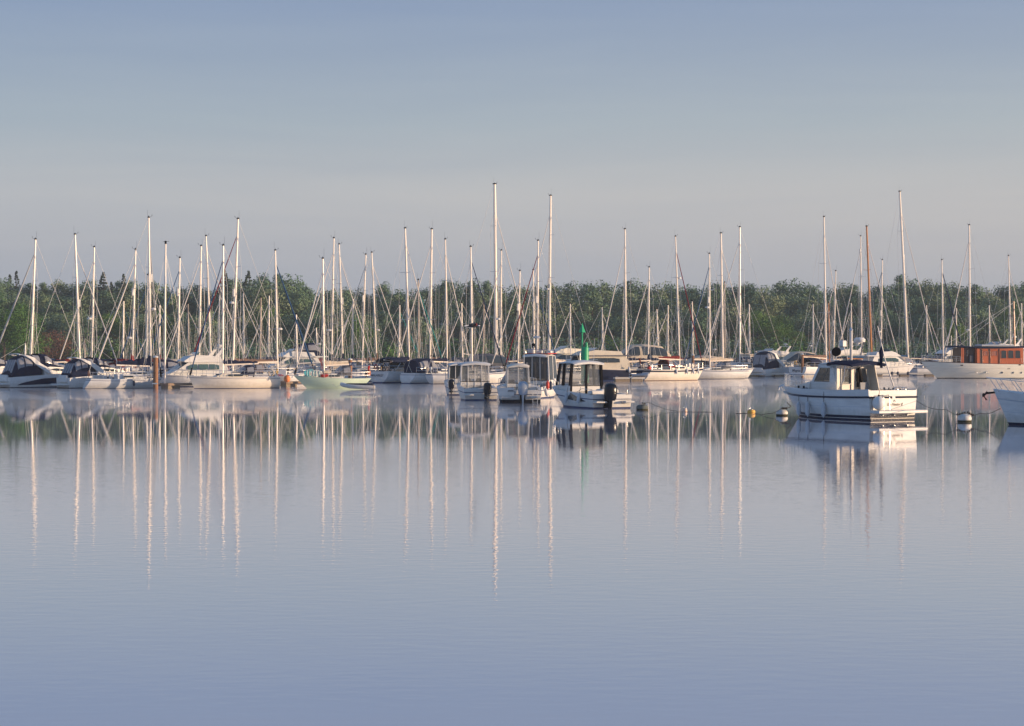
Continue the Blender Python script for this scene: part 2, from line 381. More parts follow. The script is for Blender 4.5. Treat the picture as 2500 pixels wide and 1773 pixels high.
m1 = N.new('ShaderNodeMix'); m1.data_type = 'RGBA'; m1.blend_type = 'MIX'; m1.inputs['Factor'].default_value = VEIL
mm = N.new('ShaderNodeMix'); mm.data_type = 'RGBA'; mm.blend_type = 'MULTIPLY'; mm.inputs['Factor'].default_value = 1
Lk.new(sk.outputs['Color'], m1.inputs['A']); Lk.new(vr.outputs['Color'], m1.inputs['B'])
xr = N.new('ShaderNodeValToRGB'); xr.color_ramp.elements[0].position = .1; xr.color_ramp.elements[0].color = (.93, .955, .985, 1); xr.color_ramp.elements[1].position = .9; xr.color_ramp.elements[1].color = (1.045, 1.02, .995, 1)
xm_ = N.new('ShaderNodeMath'); xm_.operation = 'MULTIPLY_ADD'; xm_.inputs[1].default_value = 1.6; xm_.inputs[2].default_value = .5; Lk.new(sp.outputs['X'], xm_.inputs[0]); Lk.new(xm_.outputs[0], xr.inputs['Fac'])
m3 = N.new('ShaderNodeMix'); m3.data_type = 'RGBA'; m3.blend_type = 'MULTIPLY'; m3.inputs['Factor'].default_value = 1; Lk.new(m1.outputs['Result'], m3.inputs['A']); Lk.new(xr.outputs['Color'], m3.inputs['B']); m1 = m3
Lk.new(m1.outputs['Result'], mm.inputs['A']); Lk.new(cr.outputs['Color'], mm.inputs['B'])
Lk.new(mm.outputs['Result'], bg.inputs['Color']); bg.inputs['Strength'].default_value = SKY_S

# ------------------------------------------------------------------ water, bank, haze
def water():
    m, nt, b = new_mat('still river water'); N, Lk = nt.nodes, nt.links
    tc = N.new('ShaderNodeTexCoord')
    def noise(sx, sy, sc, det=2., rough=.5):
        mp = N.new('ShaderNodeMapping'); mp.inputs['Scale'].default_value = (sx, sy, 1); Lk.new(tc.outputs['Object'], mp.inputs['Vector'])
        n = N.new('ShaderNodeTexNoise'); n.inputs['Scale'].default_value = sc; n.inputs['Detail'].default_value = det; n.inputs['Roughness'].default_value = rough
        Lk.new(mp.outputs['Vector'], n.inputs['Vector']); return n
    n1 = noise(.62, 1.25, 3.0, 3.); n2 = noise(.35, .9, .5, 2.); n3 = noise(.012, .05, 1., 3., .6)
    # breeze patches: ripples come and go over tens of metres; calm water in the lee of the boats
    sp = N.new('ShaderNodeSeparateXYZ'); Lk.new(tc.outputs['Object'], sp.inputs[0])
    mr = N.new('ShaderNodeMapRange'); mr.inputs['From Min'].default_value = 64; mr.inputs['From Max'].default_value = 88; mr.inputs['To Min'].default_value = 1; mr.inputs['To Max'].default_value = .12
    mr.interpolation_type = 'SMOOTHSTEP'
    wv = N.new('ShaderNodeMath'); wv.operation = 'MULTIPLY_ADD'; wv.inputs[1].default_value = 22; Lk.new(n3.outputs['Fac'], wv.inputs[0]); Lk.new(sp.outputs['Y'], wv.inputs[2])
    sb = N.new('ShaderNodeMath'); sb.operation = 'SUBTRACT'; sb.inputs[1].default_value = 11; Lk.new(wv.outputs[0], sb.inputs[0]); Lk.new(sb.outputs[0], mr.inputs['Value'])
    nr = N.new('ShaderNodeMapRange'); nr.interpolation_type = 'SMOOTHSTEP'; nr.inputs['From Min'].default_value = 16; nr.inputs['From Max'].default_value = 48; nr.inputs['To Min'].default_value = .35; nr.inputs['To Max'].default_value = 1; Lk.new(sb.outputs[0], nr.inputs['Value'])
    ml = N.new('ShaderNodeMath'); ml.operation = 'MULTIPLY'; Lk.new(mr.outputs['Result'], ml.inputs[0]); Lk.new(nr.outputs['Result'], ml.inputs[1])
    b1 = N.new('ShaderNodeBump'); b1.inputs['Distance'].default_value = BUMP1; Lk.new(n1.outputs['Fac'], b1.inputs['Height']); Lk.new(ml.outputs[0], b1.inputs['Strength'])
    b2 = N.new('ShaderNodeBump'); b2.inputs['Distance'].default_value = BUMP2; b2.inputs['Strength'].default_value = 1
    Lk.new(n2.outputs['Fac'], b2.inputs['Height']); Lk.new(b1.outputs['Normal'], b2.inputs['Normal'])
    rr = N.new('ShaderNodeMapRange'); rr.inputs['To Min'].default_value = ROUGH[1]; rr.inputs['To Max'].default_value = ROUGH[0]; rr.inputs['From Min'].default_value = .12
    Lk.new(mr.outputs['Result'], rr.inputs['Value'])
    gl = N.new('ShaderNodeBsdfGlossy'); gl.distribution = 'BECKMANN'; gl.inputs['Color'].default_value = (*WGLOSS, 1); Lk.new(rr.outputs['Result'], gl.inputs['Roughness']); Lk.new(b2.outputs['Normal'], gl.inputs['Normal'])
    g2 = N.new('ShaderNodeBsdfGlossy'); g2.distribution = 'GGX'; g2.inputs['Roughness'].default_value = PAW[0]; g2.inputs['Color'].default_value = (*WGLOSS, 1)
    pr = N.new('ShaderNodeMapRange'); pr.interpolation_type = 'SMOOTHSTEP'; pr.inputs['From Min'].default_value = 102; pr.inputs['From Max'].default_value = 142; pr.inputs['To Min'].default_value = 0; pr.inputs['To Max'].default_value = PAW[1]
    Lk.new(sb.outputs[0], pr.inputs['Value']); gm_ = N.new('ShaderNodeMixShader'); Lk.new(pr.outputs['Result'], gm_.inputs['Fac']); Lk.new(gl.outputs[0], gm_.inputs[1]); Lk.new(g2.outputs[0], gm_.inputs[2]); gl = gm_
    df = N.new('ShaderNodeBsdfDiffuse'); df.inputs['Color'].default_value = (*WDIFF, 1)
    fr = N.new('ShaderNodeFresnel'); fr.inputs['IOR'].default_value = 1.333; Lk.new(b2.outputs['Normal'], fr.inputs['Normal'])
    fm = N.new('ShaderNodeMapRange'); fm.inputs['To Min'].default_value = WF0; fm.inputs['To Max'].default_value = 1.; Lk.new(fr.outputs['Fac'], fm.inputs['Value'])
    mx = N.new('ShaderNodeMixShader'); Lk.new(fm.outputs['Result'], mx.inputs['Fac']); Lk.new(df.outputs[0], mx.inputs[1]); Lk.new(gl.outputs[0], mx.inputs[2])
    Lk.new(mx.outputs[0], N['Material Output'].inputs['Surface'])
    mb = MB(); mb.add([(-420, -15, 0), (420, -15, 0), (420, 640, 0), (-420, 640, 0)], [(0, 1, 2, 3)])
    tag(mb.build('water', m, smooth=False), kind='structure')
water()
def ground_h(x, y):
    t = clamp((y - 402 - 4 * math.sin(x * .03)) / 120); left = clamp((-x - 45) / 60) * clamp((y - 425) / 60) * 6
    return -1.2 + 4.6 * t ** .7 + left + .5 * math.sin(x * .05 + y * .03)
gm, nt_, b_ = new_mat('leaf litter and grass'); nn = nt_.nodes.new('ShaderNodeTexNoise'); nn.inputs['Scale'].default_value = .6; nn.inputs['Detail'].default_value = 6
tcg = nt_.nodes.new('ShaderNodeTexCoord'); nt_.links.new(tcg.outputs['Object'], nn.inputs['Vector'])
rc = nt_.nodes.new('ShaderNodeValToRGB'); rc.color_ramp.elements[0].color = (.03, .04, .015, 1); rc.color_ramp.elements[1].color = (.09, .085, .05, 1); rc.color_ramp.elements[0].position = .35; rc.color_ramp.elements[1].position = .65
nt_.links.new(nn.outputs['Fac'], rc.inputs['Fac']); nt_.links.new(rc.outputs['Color'], b_.inputs['Base Color']); b_.inputs['Roughness'].default_value = .95
g = MB(); nx, ny = 90, 24
vs = [(-330 + 660 * i / nx, 398 + 240 * j / ny, ground_h(-330 + 660 * i / nx, 398 + 240 * j / ny)) for j in range(ny + 1) for i in range(nx + 1)]
g.add(vs, [(j * (nx + 1) + i, j * (nx + 1) + i + 1, (j + 1) * (nx + 1) + i + 1, (j + 1) * (nx + 1) + i) for j in range(ny) for i in range(nx)])
tag(g.build('river_bank', gm, ang=180), kind='structure')
hz_m = bpy.data.materials.new('morning haze'); hz_m.use_nodes = True; hn = hz_m.node_tree; hn.nodes.remove(hn.nodes['Principled BSDF'])
pv = hn.nodes.new('ShaderNodeVolumePrincipled'); pv.inputs['Density'].default_value = HAZE; pv.inputs['Color'].default_value = (*HAZE_C, 1); pv.inputs['Anisotropy'].default_value = .0
hn.links.new(pv.outputs[0], hn.nodes['Material Output'].inputs['Volume'])
if HAZE > 0:
    hb_ = MB().box((0, 320, 14.5), (900, 680, 34)); tag(hb_.build('haze', hz_m, smooth=False), kind='stuff')

# ------------------------------------------------------------------ woodland across the river
def crown_mesh(seed, hgt, rad, kind, leafm, ncl=46, per=110, ls=.42):
    r_ = random.Random(seed); mb = MB(); cl = []
    for i in range(ncl):
        if kind == 'conifer':
            f = r_.random() ** .8; z = lerp(.12, .98, f) * hgt; q = rad * (1 - f) ** .85 * (.55 + .45 * r_.random()); a = r_.random() * 6.283; cl.append((q * math.cos(a), q * math.sin(a), z, rad * .17 * (1.25 - f), .35))
        elif kind == 'tall':
            f = r_.random(); z = lerp(.22, .95, f) * hgt; env = math.sin(math.pi * clamp(.12 + f * .86)) ** .55; q = rad * env * math.sqrt(r_.random()) * (.75 + .35 * r_.random()); a = r_.random() * 6.283; cl.append((q * math.cos(a), q * math.sin(a), z, rad * .34 * (.7 + .6 * r_.random()), .9))
        elif kind == 'bush':
            a = r_.random() * 6.283; q = rad * math.sqrt(r_.random()); z = hgt * (.15 + .65 * r_.random() * (1 - .5 * q / rad)); cl.append((q * math.cos(a), q * math.sin(a), z, rad * .3, .8))
        else:
            u = r_.random() * 2 - 1; a = r_.random() * 6.283; rr = (r_.random() ** .4) * (.82 + .3 * r_.random()); s_ = math.sqrt(1 - u * u)
            cl.append((rad * rr * s_ * math.cos(a), rad * rr * s_ * math.sin(a), hgt * (.60 + .36 * rr * u), rad * .30 * (.7 + .6 * r_.random()), .75))
    for (cx, cy, cz, cr_, fl) in cl:
        for k in range(per):
            d = Vector((r_.gauss(0, 1), r_.gauss(0, 1), r_.gauss(0, 1))).normalized(); q = cr_ * (.35 + .75 * r_.random() ** .5)
            p = Vector((cx + d.x * q, cy + d.y * q, cz + d.z * q * fl)); nrm = (d * 1.2 + Vector((r_.gauss(0, .5), r_.gauss(0, .5), r_.gauss(0, .5) + .3))).normalized()
            u = nrm.orthogonal().normalized(); u.rotate(Matrix.Rotation(r_.random() * 6.28, 3, nrm)); w_ = nrm.cross(u); s_ = ls * (.45 + .75 * r_.random())
            mb.add([p - u * s_ * .6, p - w_ * s_ * .35 + u * .1 * s_, p + u * s_ * .6, p + w_ * s_ * .4], [(0, 1, 2, 3)])
    me = bpy.data.meshes.new('crown'); me.from_pydata(mb.v, [], mb.f); me.materials.append(M[leafm]); me.update(); return me
def trunk_mesh(seed, hgt, rad, kind):
    r_ = random.Random(seed); mb = MB(); bend = [Vector((r_.uniform(-.4, .4), r_.uniform(-.4, .4), 0)) * (i / 4) for i in range(5)]
    top = .96 if kind == 'conifer' else .82; r0 = .018 * hgt + .05
    pts = [Vector((0, 0, hgt * top * i / 4 - .6 * (i == 0))) + bend[i] for i in range(5)]; mb.tube(pts, [r0 * 1.35, r0, r0 * .75, r0 * .45, r0 * .12], 7)
    for k in range(9 if kind != 'conifer' else 16):
        f = lerp(.3, .9, k / 9) if kind != 'conifer' else lerp(.15, .93, k / 16); i = min(int(f * 4), 3); b = pts[i].lerp(pts[i + 1], f * 4 - i); a = k * 2.4 + r_.random()
        ln = rad * (.8 if kind != 'conifer' else 1.0 * (1 - f)) ; e_ = b + Vector((math.cos(a) * ln, math.sin(a) * ln, ln * (.5 if kind != 'conifer' else -.05)))
        mb.tube([b, b.lerp(e_, .5) + Vector((0, 0, .1 * ln)), e_], [r0 * .35 * (1.1 - f), r0 * .22 * (1.1 - f), .02], 5)
    me = bpy.data.meshes.new('trunk'); me.from_pydata(mb.v, [], mb.f); me.materials.append(M['bark']); me.polygons.foreach_set('use_smooth', [True] * len(mb.f)); me.update(); return me
KIND = {}
def proto(key, hgt, rad, kind, leafm, **k): KIND[key] = (trunk_mesh(len(KIND) + 5, hgt, rad, kind), crown_mesh(len(KIND) * 7 + 3, hgt, rad, kind, leafm, **k), hgt)
for i in range(4): proto('round%d' % i, 15, 5.4 + .4 * i, 'round', 'leaf', ncl=58)
for i in range(4): proto('tall%d' % i, 17, 3.6 + .45 * i, 'tall', 'leaf', ncl=54)
proto('palea', 15, 4.6, 'tall', 'leafpale', ncl=42); proto('paleb', 14, 5.2, 'round', 'leafpale', ncl=44)
proto('bright0', 12, 4.4, 'tall', 'leafbright', ncl=60, per=170, ls=.27); proto('bright1', 10, 4.6, 'round', 'leafbright', ncl=60, per=170, ls=.25)
proto('conifer0', 20, 4.6, 'conifer', 'leafdark', ncl=110, per=60, ls=.45); proto('conifer1', 20, 3.2, 'conifer', 'leafdark', ncl=80, per=50, ls=.4)
proto('copper', 8, 4.8, 'round', 'leafcopper', ncl=44, per=110, ls=.24); proto('bush0', 4.5, 4.2, 'bush', 'leaf', ncl=44, per=120, ls=.26); proto('bush1', 4, 4., 'bush', 'leafbright', ncl=40, per=120, ls=.26)
def tree(key, px, D, ytop, label='leafy tree among the mixed wood across the water', group='broadleaved trees of the far wood', name='broadleaf_tree', wide=1.):
    t, c, hgt = KIND[key]; x = PX(px, D); z = ground_h(x, D); H_ = max(PZ(ytop, D) - z, 2.5); s = H_ / hgt * .985
    r = root(name, label, 'shrub' if 'bush' in key else 'tree', (x, D, z - .1), rnd.random() * 6.28, group); q = s * wide * (1 + .0 * D) if wide != 1 else (s * .55 + .45)
    r.scale = (q, q, s)
    for nm, me in (('trunk', t), ('crown', c)):
        o = bpy.data.objects.new(nm, me); COL.objects.link(o); o.parent = r
    return r
PROF = [(-120, 680), (0, 680), (60, 688), (110, 690), (150, 683), (190, 690), (240, 690), (330, 694), (385, 682), (420, 690), (450, 698), (500, 706), (540, 694), (600, 684), (640, 676), (690, 672), (720, 684), (750, 708), (800, 712), (850, 702), (930, 700), (1010, 702), (1060, 704), (1135, 686), (1180, 682), (1225, 702), (1290, 704), (1340, 692), (1400, 697), (1455, 688), (1500, 708), (1535, 686), (1565, 700), (1630, 690), (1690, 698), (1730, 686), (1780, 696), (1820, 692), (1865, 690), (1925, 680), (1960, 703), (2000, 700), (2050, 690), (2110, 699), (2185, 681), (2235, 684), (2280, 690), (2330, 696), (2380, 700), (2420, 699), (2460, 694), (2520, 690), (2640, 692)]
def yt(px):
    for (a, ya), (b, yb) in zip(PROF, PROF[1:]):
        if a <= px <= b: return lerp(ya, yb, (px - a) / (b - a))
    return 695
px = -90
while px < 2610:                       # skyline row
    k = rnd.choice(['round0', 'round1', 'round2', 'tall0', 'tall1', 'tall2', 'tall3', 'palea', 'tall0', 'tall1'])
    tree(k, px, rnd.uniform(488, 520), yt(px) + rnd.uniform(-13, 5)); px += rnd.uniform(24, 40)
px = -80
while px < 2600:
    k = rnd.choice(['round0', 'round1', 'round3', 'tall0', 'tall2', 'tall3', 'paleb', 'palea', 'tall1']); tree(k, px, rnd.uniform(462, 480), yt(px) + rnd.uniform(14, 34)); px += rnd.uniform(40, 56)
px = -80
while px < 2600:
    k = rnd.choice(['round0', 'round2', 'round3', 'paleb', 'tall1', 'bright0', 'round1']); tree(k, px, rnd.uniform(436, 452), rnd.uniform(742, 772)); px += rnd.uniform(46, 64)
px = -80
while px < 2600:
    k = rnd.choice(['bush0', 'bush0', 'bush1']); tree(k, px, rnd.uniform(412, 426), rnd.uniform(806, 822), 'low shrub on the far river bank below the wood', 'shrubs along the far bank', 'bank_shrub', wide=1.15); px += rnd.uniform(42, 60)
# singled-out trees
for key, px, D, y, lb, nm in (('conifer1', 24, 520, 664, 'thin spire conifer at the far left skyline', 'conifer_tree'), ('conifer1', 40, 524, 655, 'taller wispy conifer beside the thin spire, far left skyline', 'conifer_tree'),
        ('conifer0', 252, 480, 658, 'dark conifer standing above the wood right of the third mast', 'conifer_tree'), ('conifer1', 302, 500, 662, 'faint slim conifer behind the fourth mast', 'conifer_tree'),
        ('conifer1', 272, 490, 682, 'short conifer tip right of the dark conifer', 'conifer_tree'),
        ('conifer0', 548, 486, 650, 'dark broad conifer behind the red furled headsail', 'conifer_tree'), ('conifer0', 606, 484, 654, 'spreading dark conifer left of the rounded hilltop tree', 'conifer_tree'),
        ('bright1', 10, 396, 722, 'big fresh green tree at the left edge of the photo', 'broadleaf_tree'), ('bright0', 52, 402, 742, 'fresh green tree stepping down beside the edge tree', 'broadleaf_tree'),
        ('copper', 128, 408, 796, 'copper leaved tree low behind the left hand masts', 'broadleaf_tree'), ('round2', 660, 470, 668, 'broad rounded tree forming the hilltop left of centre', 'broadleaf_tree'), ('round0', 700, 474, 684, 'rounded tree on the right shoulder of the hilltop', 'broadleaf_tree'),
        ('bright0', 2322, 425, 775, 'bright green tree behind the left of the wooden yacht', 'broadleaf_tree'), ('bright1', 1890, 430, 775, 'bright green tree behind the small cruiser radar post', 'broadleaf_tree'), ('bright1', 1925, 427, 800, 'bright green tree behind the beige hooded cruiser', 'broadleaf_tree'),
        ('bright0', 870, 425, 770, 'bright green tree behind the orange brown pile', 'broadleaf_tree')):
    tree(key, px, D, y, lb, None, nm)
# ------------------------------------------------------------------ sailing boats
def hood(parent, name, st, cloth, panes=(), pm='vinyl', cap=(False, False), ex=.62):
    """canvas hood > its windows; panes = (x index span, angle span) in station and angle fractions"""
    o = MB().arch(st, cap=cap, ex=ex, th=0 if any(cap) else .02).build(name, cloth, parent)
    def at(f):
        k = f * (len(st) - 1); i = min(int(k), len(st) - 2); u = k - i
        return tuple(lerp(a, b, u) for a, b in zip(st[i], st[i + 1]))
    for (f0, f1, a0, a1) in panes:
        for sg in (0, 1):
            A0, A1 = (a0, a1) if sg == 0 else (math.pi - a1, math.pi - a0)
            MB().arch([at(lerp(f0, f1, q / 6)) for q in range(7)], A0, A1, 9, .04, ex).build('window', pm, o)
            if a0 < 1.4 < a1 and a1 > 1.7: break
    return o
def sailboat(label, tx, ty, bx, D, d=1, L=9.5, hd=None, furl='furlw', cover='cnavy', mast='mastw', bands=None, hull='white', mr=.085,
             fr=.9, spr=2, spray='cnavy', tent=None, radome=None, refl=None, group='sailing boats berthed in the marina', xm=.06, mats=None, fb=None, fs=None,
             rs=.35, tw=.62, rb=None, boom=.36, rail=True, bl=0., nofurl=False, p=2.1, sw=.11, minimal=False, wheels=0, cov=1., collar=None, name='sailing_boat', jr=.06, fixed=False, hbow=None):
    h = hd if hd is not None else (R(27) if d > 0 else R(207)); B = L * .30 + .25
    fb = fb or (.85 + .045 * L); fs = fs or fb * .86
    X, Y = PX(bx, D), D; ox, oy = xm * L * math.cos(h), xm * L * math.sin(h)
    if not fixed:
        while clash(X - ox, Y - oy, h, L, B) and D < 345:
            D += 1.; X, Y = PX(bx, D), D
    reg(X - ox, Y - oy, h, L, B)
    r = root(name, label, 'sailing boat', (X - ox, Y - oy, 0), h, group); r['bd'] = D
    H = Hull(L, B, fb, fs, rb if rb is not None else .09 * L, rs, tw, mid=.42, p=p, k=.82, kb=.3, q=2.6, sag=.06, ks=.42, n=16 if not minimal else 12)
    bands = bands or [(.05, .12, 2), (.95, 1.001, 2)]
    H.mesh(bands).build('hull', mats or [hull, 'antifoul', 'blue'], r)
    H.deck().build('deck', 'deck', r)
    zd = H.hz(xm * L); x0, x1 = -.14 * L, .26 * L
    ch = .42
    wf = lambda x, z: (H.hb(x) * .62) * (1 - .18 * clamp((z - zd) / ch)) 
    prof = [(x0, zd - .15), (x1, zd - .1), (x1 - .9, zd + ch * .62), (xm * L, zd + ch * .9), (x0, zd + ch)]
    cr = MB().house(prof, wf).build('coachroof', 'white' if hull != 'cream' else 'cream', r)
    if not minimal:
        for k in range(3):
            a = lerp(x0 + .5, x1 - 2.1, k / 3.); MB().side([(a, zd + .1), (a + .85, zd + .1), (a + .8, zd + .27), (a, zd + .29)], wf).build('window', 'glass', cr)
    if rail:
        MBr = guard_rail(H, -L / 2 + .15, L / 2 - .35, .62, 7, r=.013 if D > 180 else .011); MBr.build('guard_rail', 'steel', r)
    # mast
    zt = CH + (HZ - ty) * D / F; foot = Vector((xm * L, 0, zd + ch * .75 - .12)); hinv = Matrix.Rotation(-h, 3, 'Z')
    dx = PX(tx, D) - X; top = hinv @ Vector((dx, 0, 0)) + Vector((xm * L, 0, zt))
    def mp(f): return foot.lerp(top, f)
    mr *= 1.1
    ms = MB().tube([foot, mp(.5), mp(.88), top], [mr, mr, mr * .95, mr * .75], 8).build('mast', mast, r)
    mg = MB(); mg.tube([top, top + Vector((0, 0, .12))], mr * 1.3, 6); mg.tube([top + Vector((-.12, 0, .1)), top + Vector((.34, .0, .13))], .009, 4)
    mg.tube([top + Vector((.32, 0, .13)), top + Vector((.32, 0, .26))], .009, 4); mg.tube([top + Vector((-.12, 0, .1)), top + Vector((-.12, 0, .75 + .3 * rnd.random()))], .008, 4)
    mg.box(top + Vector((.34, 0, .27)), (.10, .02, .04)); mg.ell(top + Vector((0, 0, .16)), (.04, .04, .07), 6, 4)
    mg.build('masthead_gear', 'black', ms)
    wr = .0145 + .000014 * D; tips = []
    for k in range(spr):
        f = (k + 1) / (spr + 1) + (.06 if spr == 1 else .02); c = mp(f); w = .1 * L * (1 - .22 * k)
        a, b = c + Vector((-.22, w, .06)), c + Vector((-.22, -w, .06))
        MB().tube([a, c + Vector((.02, 0, 0)), b], [.018, .035, .018], 5).build('spreader', mast if mast != 'mastw' else 'mastg', ms); tips.append((a, b))
    hp = mp(fr); bo = Vector((L / 2 - .12, 0, fb + .08))
    for sg in (0, 1):
        y = H.hb(xm * L) - .06; y = -y if sg else y
        sh = MB().tube([hp] + [t[sg] for t in reversed(tips)] + [(xm * L - .1, y, zd)], wr, 4)
        sh.tube([mp(.55), (xm * L - .75, y, zd)], wr, 4); sh.tube([mp(.5), (xm * L + .35, y, zd)], wr * .9, 4)
        sh.build('shroud', 'wire', r)
    bk = MB().tube([top, (-L / 2 + .05, 0, fs + .9)], wr, 4); bk.tube([(-L / 2 + .05, 0, fs + .9), (-L / 2 + .1, .5, fs)], wr, 4); bk.tube([(-L / 2 + .05, 0, fs + .9), (-L / 2 + .1, -.5, fs)], wr, 4)
    bk.tube([mp(.97), foot + Vector((-.3, .12, 0))], wr * .8, 4); bk.tube([mp(.97), foot + Vector((.3, -.15, 0))], wr * .8, 4); bk.tube([mp(.9), (xm * L + .9, .3, zd)], wr * .7, 4)
    bk.build('backstay', 'wire', r)
    if nofurl: MB().tube([hp, bo], wr * 1.1, 4).build('forestay', 'wire', r)
    else:
        fu = MB().tube([hp, hp.lerp(bo, .04), hp.lerp(bo, .3), hp.lerp(bo, .8), hp.lerp(bo, .93)], [.02, jr * .6, jr * .9, jr * 1.15, jr * .9], 6).build('furled_headsail', furl, r)
        MB().tube([hp.lerp(bo, .93), hp.lerp(bo, .95), bo], [.02, .09, .09], 7).build('furling_drum', 'black', fu)
    if radome:
        c = mp(radome); MB().tube([c, c + Vector((.32, 0, -.05))], .03, 4).lathe(c + Vector((.36, 0, -.02)), [(.0, -.02), (.26, 0), (.28, .1), (.2, .2), (0, .22)], 10).build('radome', 'white', ms)
    if refl:
        c = mp(refl); MB().tube([c + Vector((.18, .0, -.4)), c + Vector((.18, 0, .4))], .11, 8).build('radar_reflector', 'white', ms)
    # boom and stowed mainsail
    if boom:
        g = Vector((mp(.0).x - .08, 0, zd + ch + .75)); e = g + Vector((-boom * L, 0, bl + .12))
        bm = MB().tube([g, g.lerp(e, .5), e], .075, 6).build('boom', mast, r)
        MB().tube([g.lerp(e, .35), foot + Vector((-.1, 0, .2))], .03, 4).build('kicker', 'mastg', r)
        if cover:
            rg = []
            for i in range(15):
                f = i / 14; c = g.lerp(e, f * .97); hh = cov * lerp(.46, .16, f ** .7) * (1 + .16 * math.sin(i * 2.3 + L) + .08 * math.sin(i * 5.1)); ww = .13 * (1 - .4 * f) * (1 + .2 * math.sin(i * 1.7 + 3 * L))
                rg.append([c + Vector((0, ww * math.cos(q * math.pi / 4), .06 + hh * .5 + hh * .55 * math.sin(q * math.pi / 4))) for q in range(8)])
            MB().loft(rg).build('sail_cover', cover, bm)
            if (rnd.random() < .3 if collar is None else collar): MB().tube([g + Vector((.1, 0, -.05)), mp(0) + Vector((-.05, 0, 1.1 + .6)), mp(0) + Vector((-.02, 0, 2.0))], [.13, .14, .09], 7).build('cover_collar', cover, bm)
    if not minimal:
        gq = random.Random(int(tx * 7)); dg_ = MB()
        dg_.rbox((.16 * L, 0, zd + ch * .62), (.55, .55, .10), .03).rbox((.33 * L, 0, H.hz(.33 * L) + .06), (.5, .5, .1), .03)
        for sg in (1, -1): dg_.lathe((x0 - .5, sg * H.hb(x0) * .72, H.hz(x0) + .02), [(.10, 0), (.07, .08), (.09, .2), (0, .21)], 10)
        dg_.build('hatch', 'cgrey', r)
        if gq.random() < .6: MB().rbox((x0 + 1.6, 0, zd + ch + .14), (.85, .55, .3), .08).build('liferaft_canister', gq.choice(['white', 'cgrey', 'cbeige']), r)
        if gq.random() < .6: MB().tube([(-L / 2 + .12, .45 + .2 * math.cos(a), fs + .5 + .26 * math.sin(a)) for a in [lerp(-1.2, 4.3, k / 10) for k in range(11)]], .06, 6).build('horseshoe_buoy', gq.choice(['yellow', 'cbeige', 'credb', 'orange']), r)
        if gq.random() < .5: outboard(r, -L / 2 + .25, -.5, fs + .35, .42, gq.choice(['blackgloss', 'greyhull']), prop=False)
        MB().tube([(L / 2 - .5, 0, fb + .03), (L / 2 + .1, 0, fb + .02), (L / 2 + .15, 0, fb - .2)], .04, 5).tube([(L / 2 + .12, .14, fb - .12), (L / 2 + .17, 0, fb - .24), (L / 2 + .12, -.14, fb - .12)], .03, 5).build('anchor', 'steel', r)
    if spray:
        z = zd + ch * .5; w = H.hb(x0) * .66
        hood(r, 'sprayhood', [(x0 + .75, z, .12, w * .8), (x0 + .45, z, .62, w * .9), (x0 + .1, z, .85, w), (x0 - .35, z, .95, w), (x0 - .65, z, .93, w)], spray, [(.05, .42, .5, 2.6), (.5, .92, .12, .75)])
    if tent:
        z = H.hz(-.3 * L) + .05; w = H.hb(-.3 * L) * .86
        hood(r, 'cockpit_tent', [(x0 - .5, z, 1.35, w * .9), (x0 - .9, z, 1.62, w), (-.36 * L, z, 1.6, w), (-.45 * L, z, 1.35, w * .92)], tent, [(.1, .42, .15, .8), (.55, .92, .15, .8)], cap=(False, True))
    if wheels:
        for y in ((.75, -.75) if wheels > 1 else (0,)):
            w = MB()
            w.tube([(-.36 * L, y + .62 * math.cos(a * math.pi / 8), fs + .45 + .5 * math.sin(a * math.pi / 8)) for a in range(17)], .035, 5)
            for a in range(6): w.tube([(-.36 * L, y, fs + .45), (-.36 * L, y + .62 * math.cos(a * 1.047), fs + .45 + .5 * math.sin(a * 1.047))], .015, 4)
            w.lathe((-.36 * L + .04, y, fs + .45), [(.0, -.02), (.02, 0)], 6)
            w.build('steering_wheel', 'black', r)
    return r, H
def fender(label, x, y, z, ln=.55, rr=.11, m='fender', parent=None, tilt=0., top=None, group='fenders hanging over hull sides'):
    mb = MB().tube([(0, 0, ln / 2 + .07), (0, 0, ln / 2 + .02), (0, 0, ln / 2 - .06), (0, 0, ln / 2 - .14), (0, 0, -ln / 2 + .14), (0, 0, -ln / 2 + .06), (0, 0, -ln / 2 + .01), (0, 0, -ln / 2 - .04)], [.03, .035, rr * .7, rr, rr, rr * .72, .035, .03], 10)
    r = root('fender', label, 'fender', (x, y, z), 0, group); r.rotation_euler = (0, tilt, 0)
    mb.build('fender_body', m, r)
    MB().tube([(0, 0, ln / 2 + .06), (0.02, 0, ln / 2 + (top or .45))], .014, 4).build('lanyard', 'rope', r)
    return r
def ballf(label, x, y, z, rr=.3, m='ball', top=.5):
    r = root('ball_fender', label, 'ball fender', (x, y, z))
    MB().ell((0, 0, 0), (rr, rr, rr * 1.08), 18, 12).build('ball', m, r)
    MB().lathe((0, 0, rr * 1.03), [(.06, 0), (.06, .06), (.03, .1)], 8).tube([(0, 0, rr), (0.03, 0, rr + top)], .014, 4).build('lanyard', 'rope', r)
    return r
def world(r, p):
    return Matrix.Rotation(r.rotation_euler.z, 3, 'Z') @ Vector(p) + Vector(r.location)
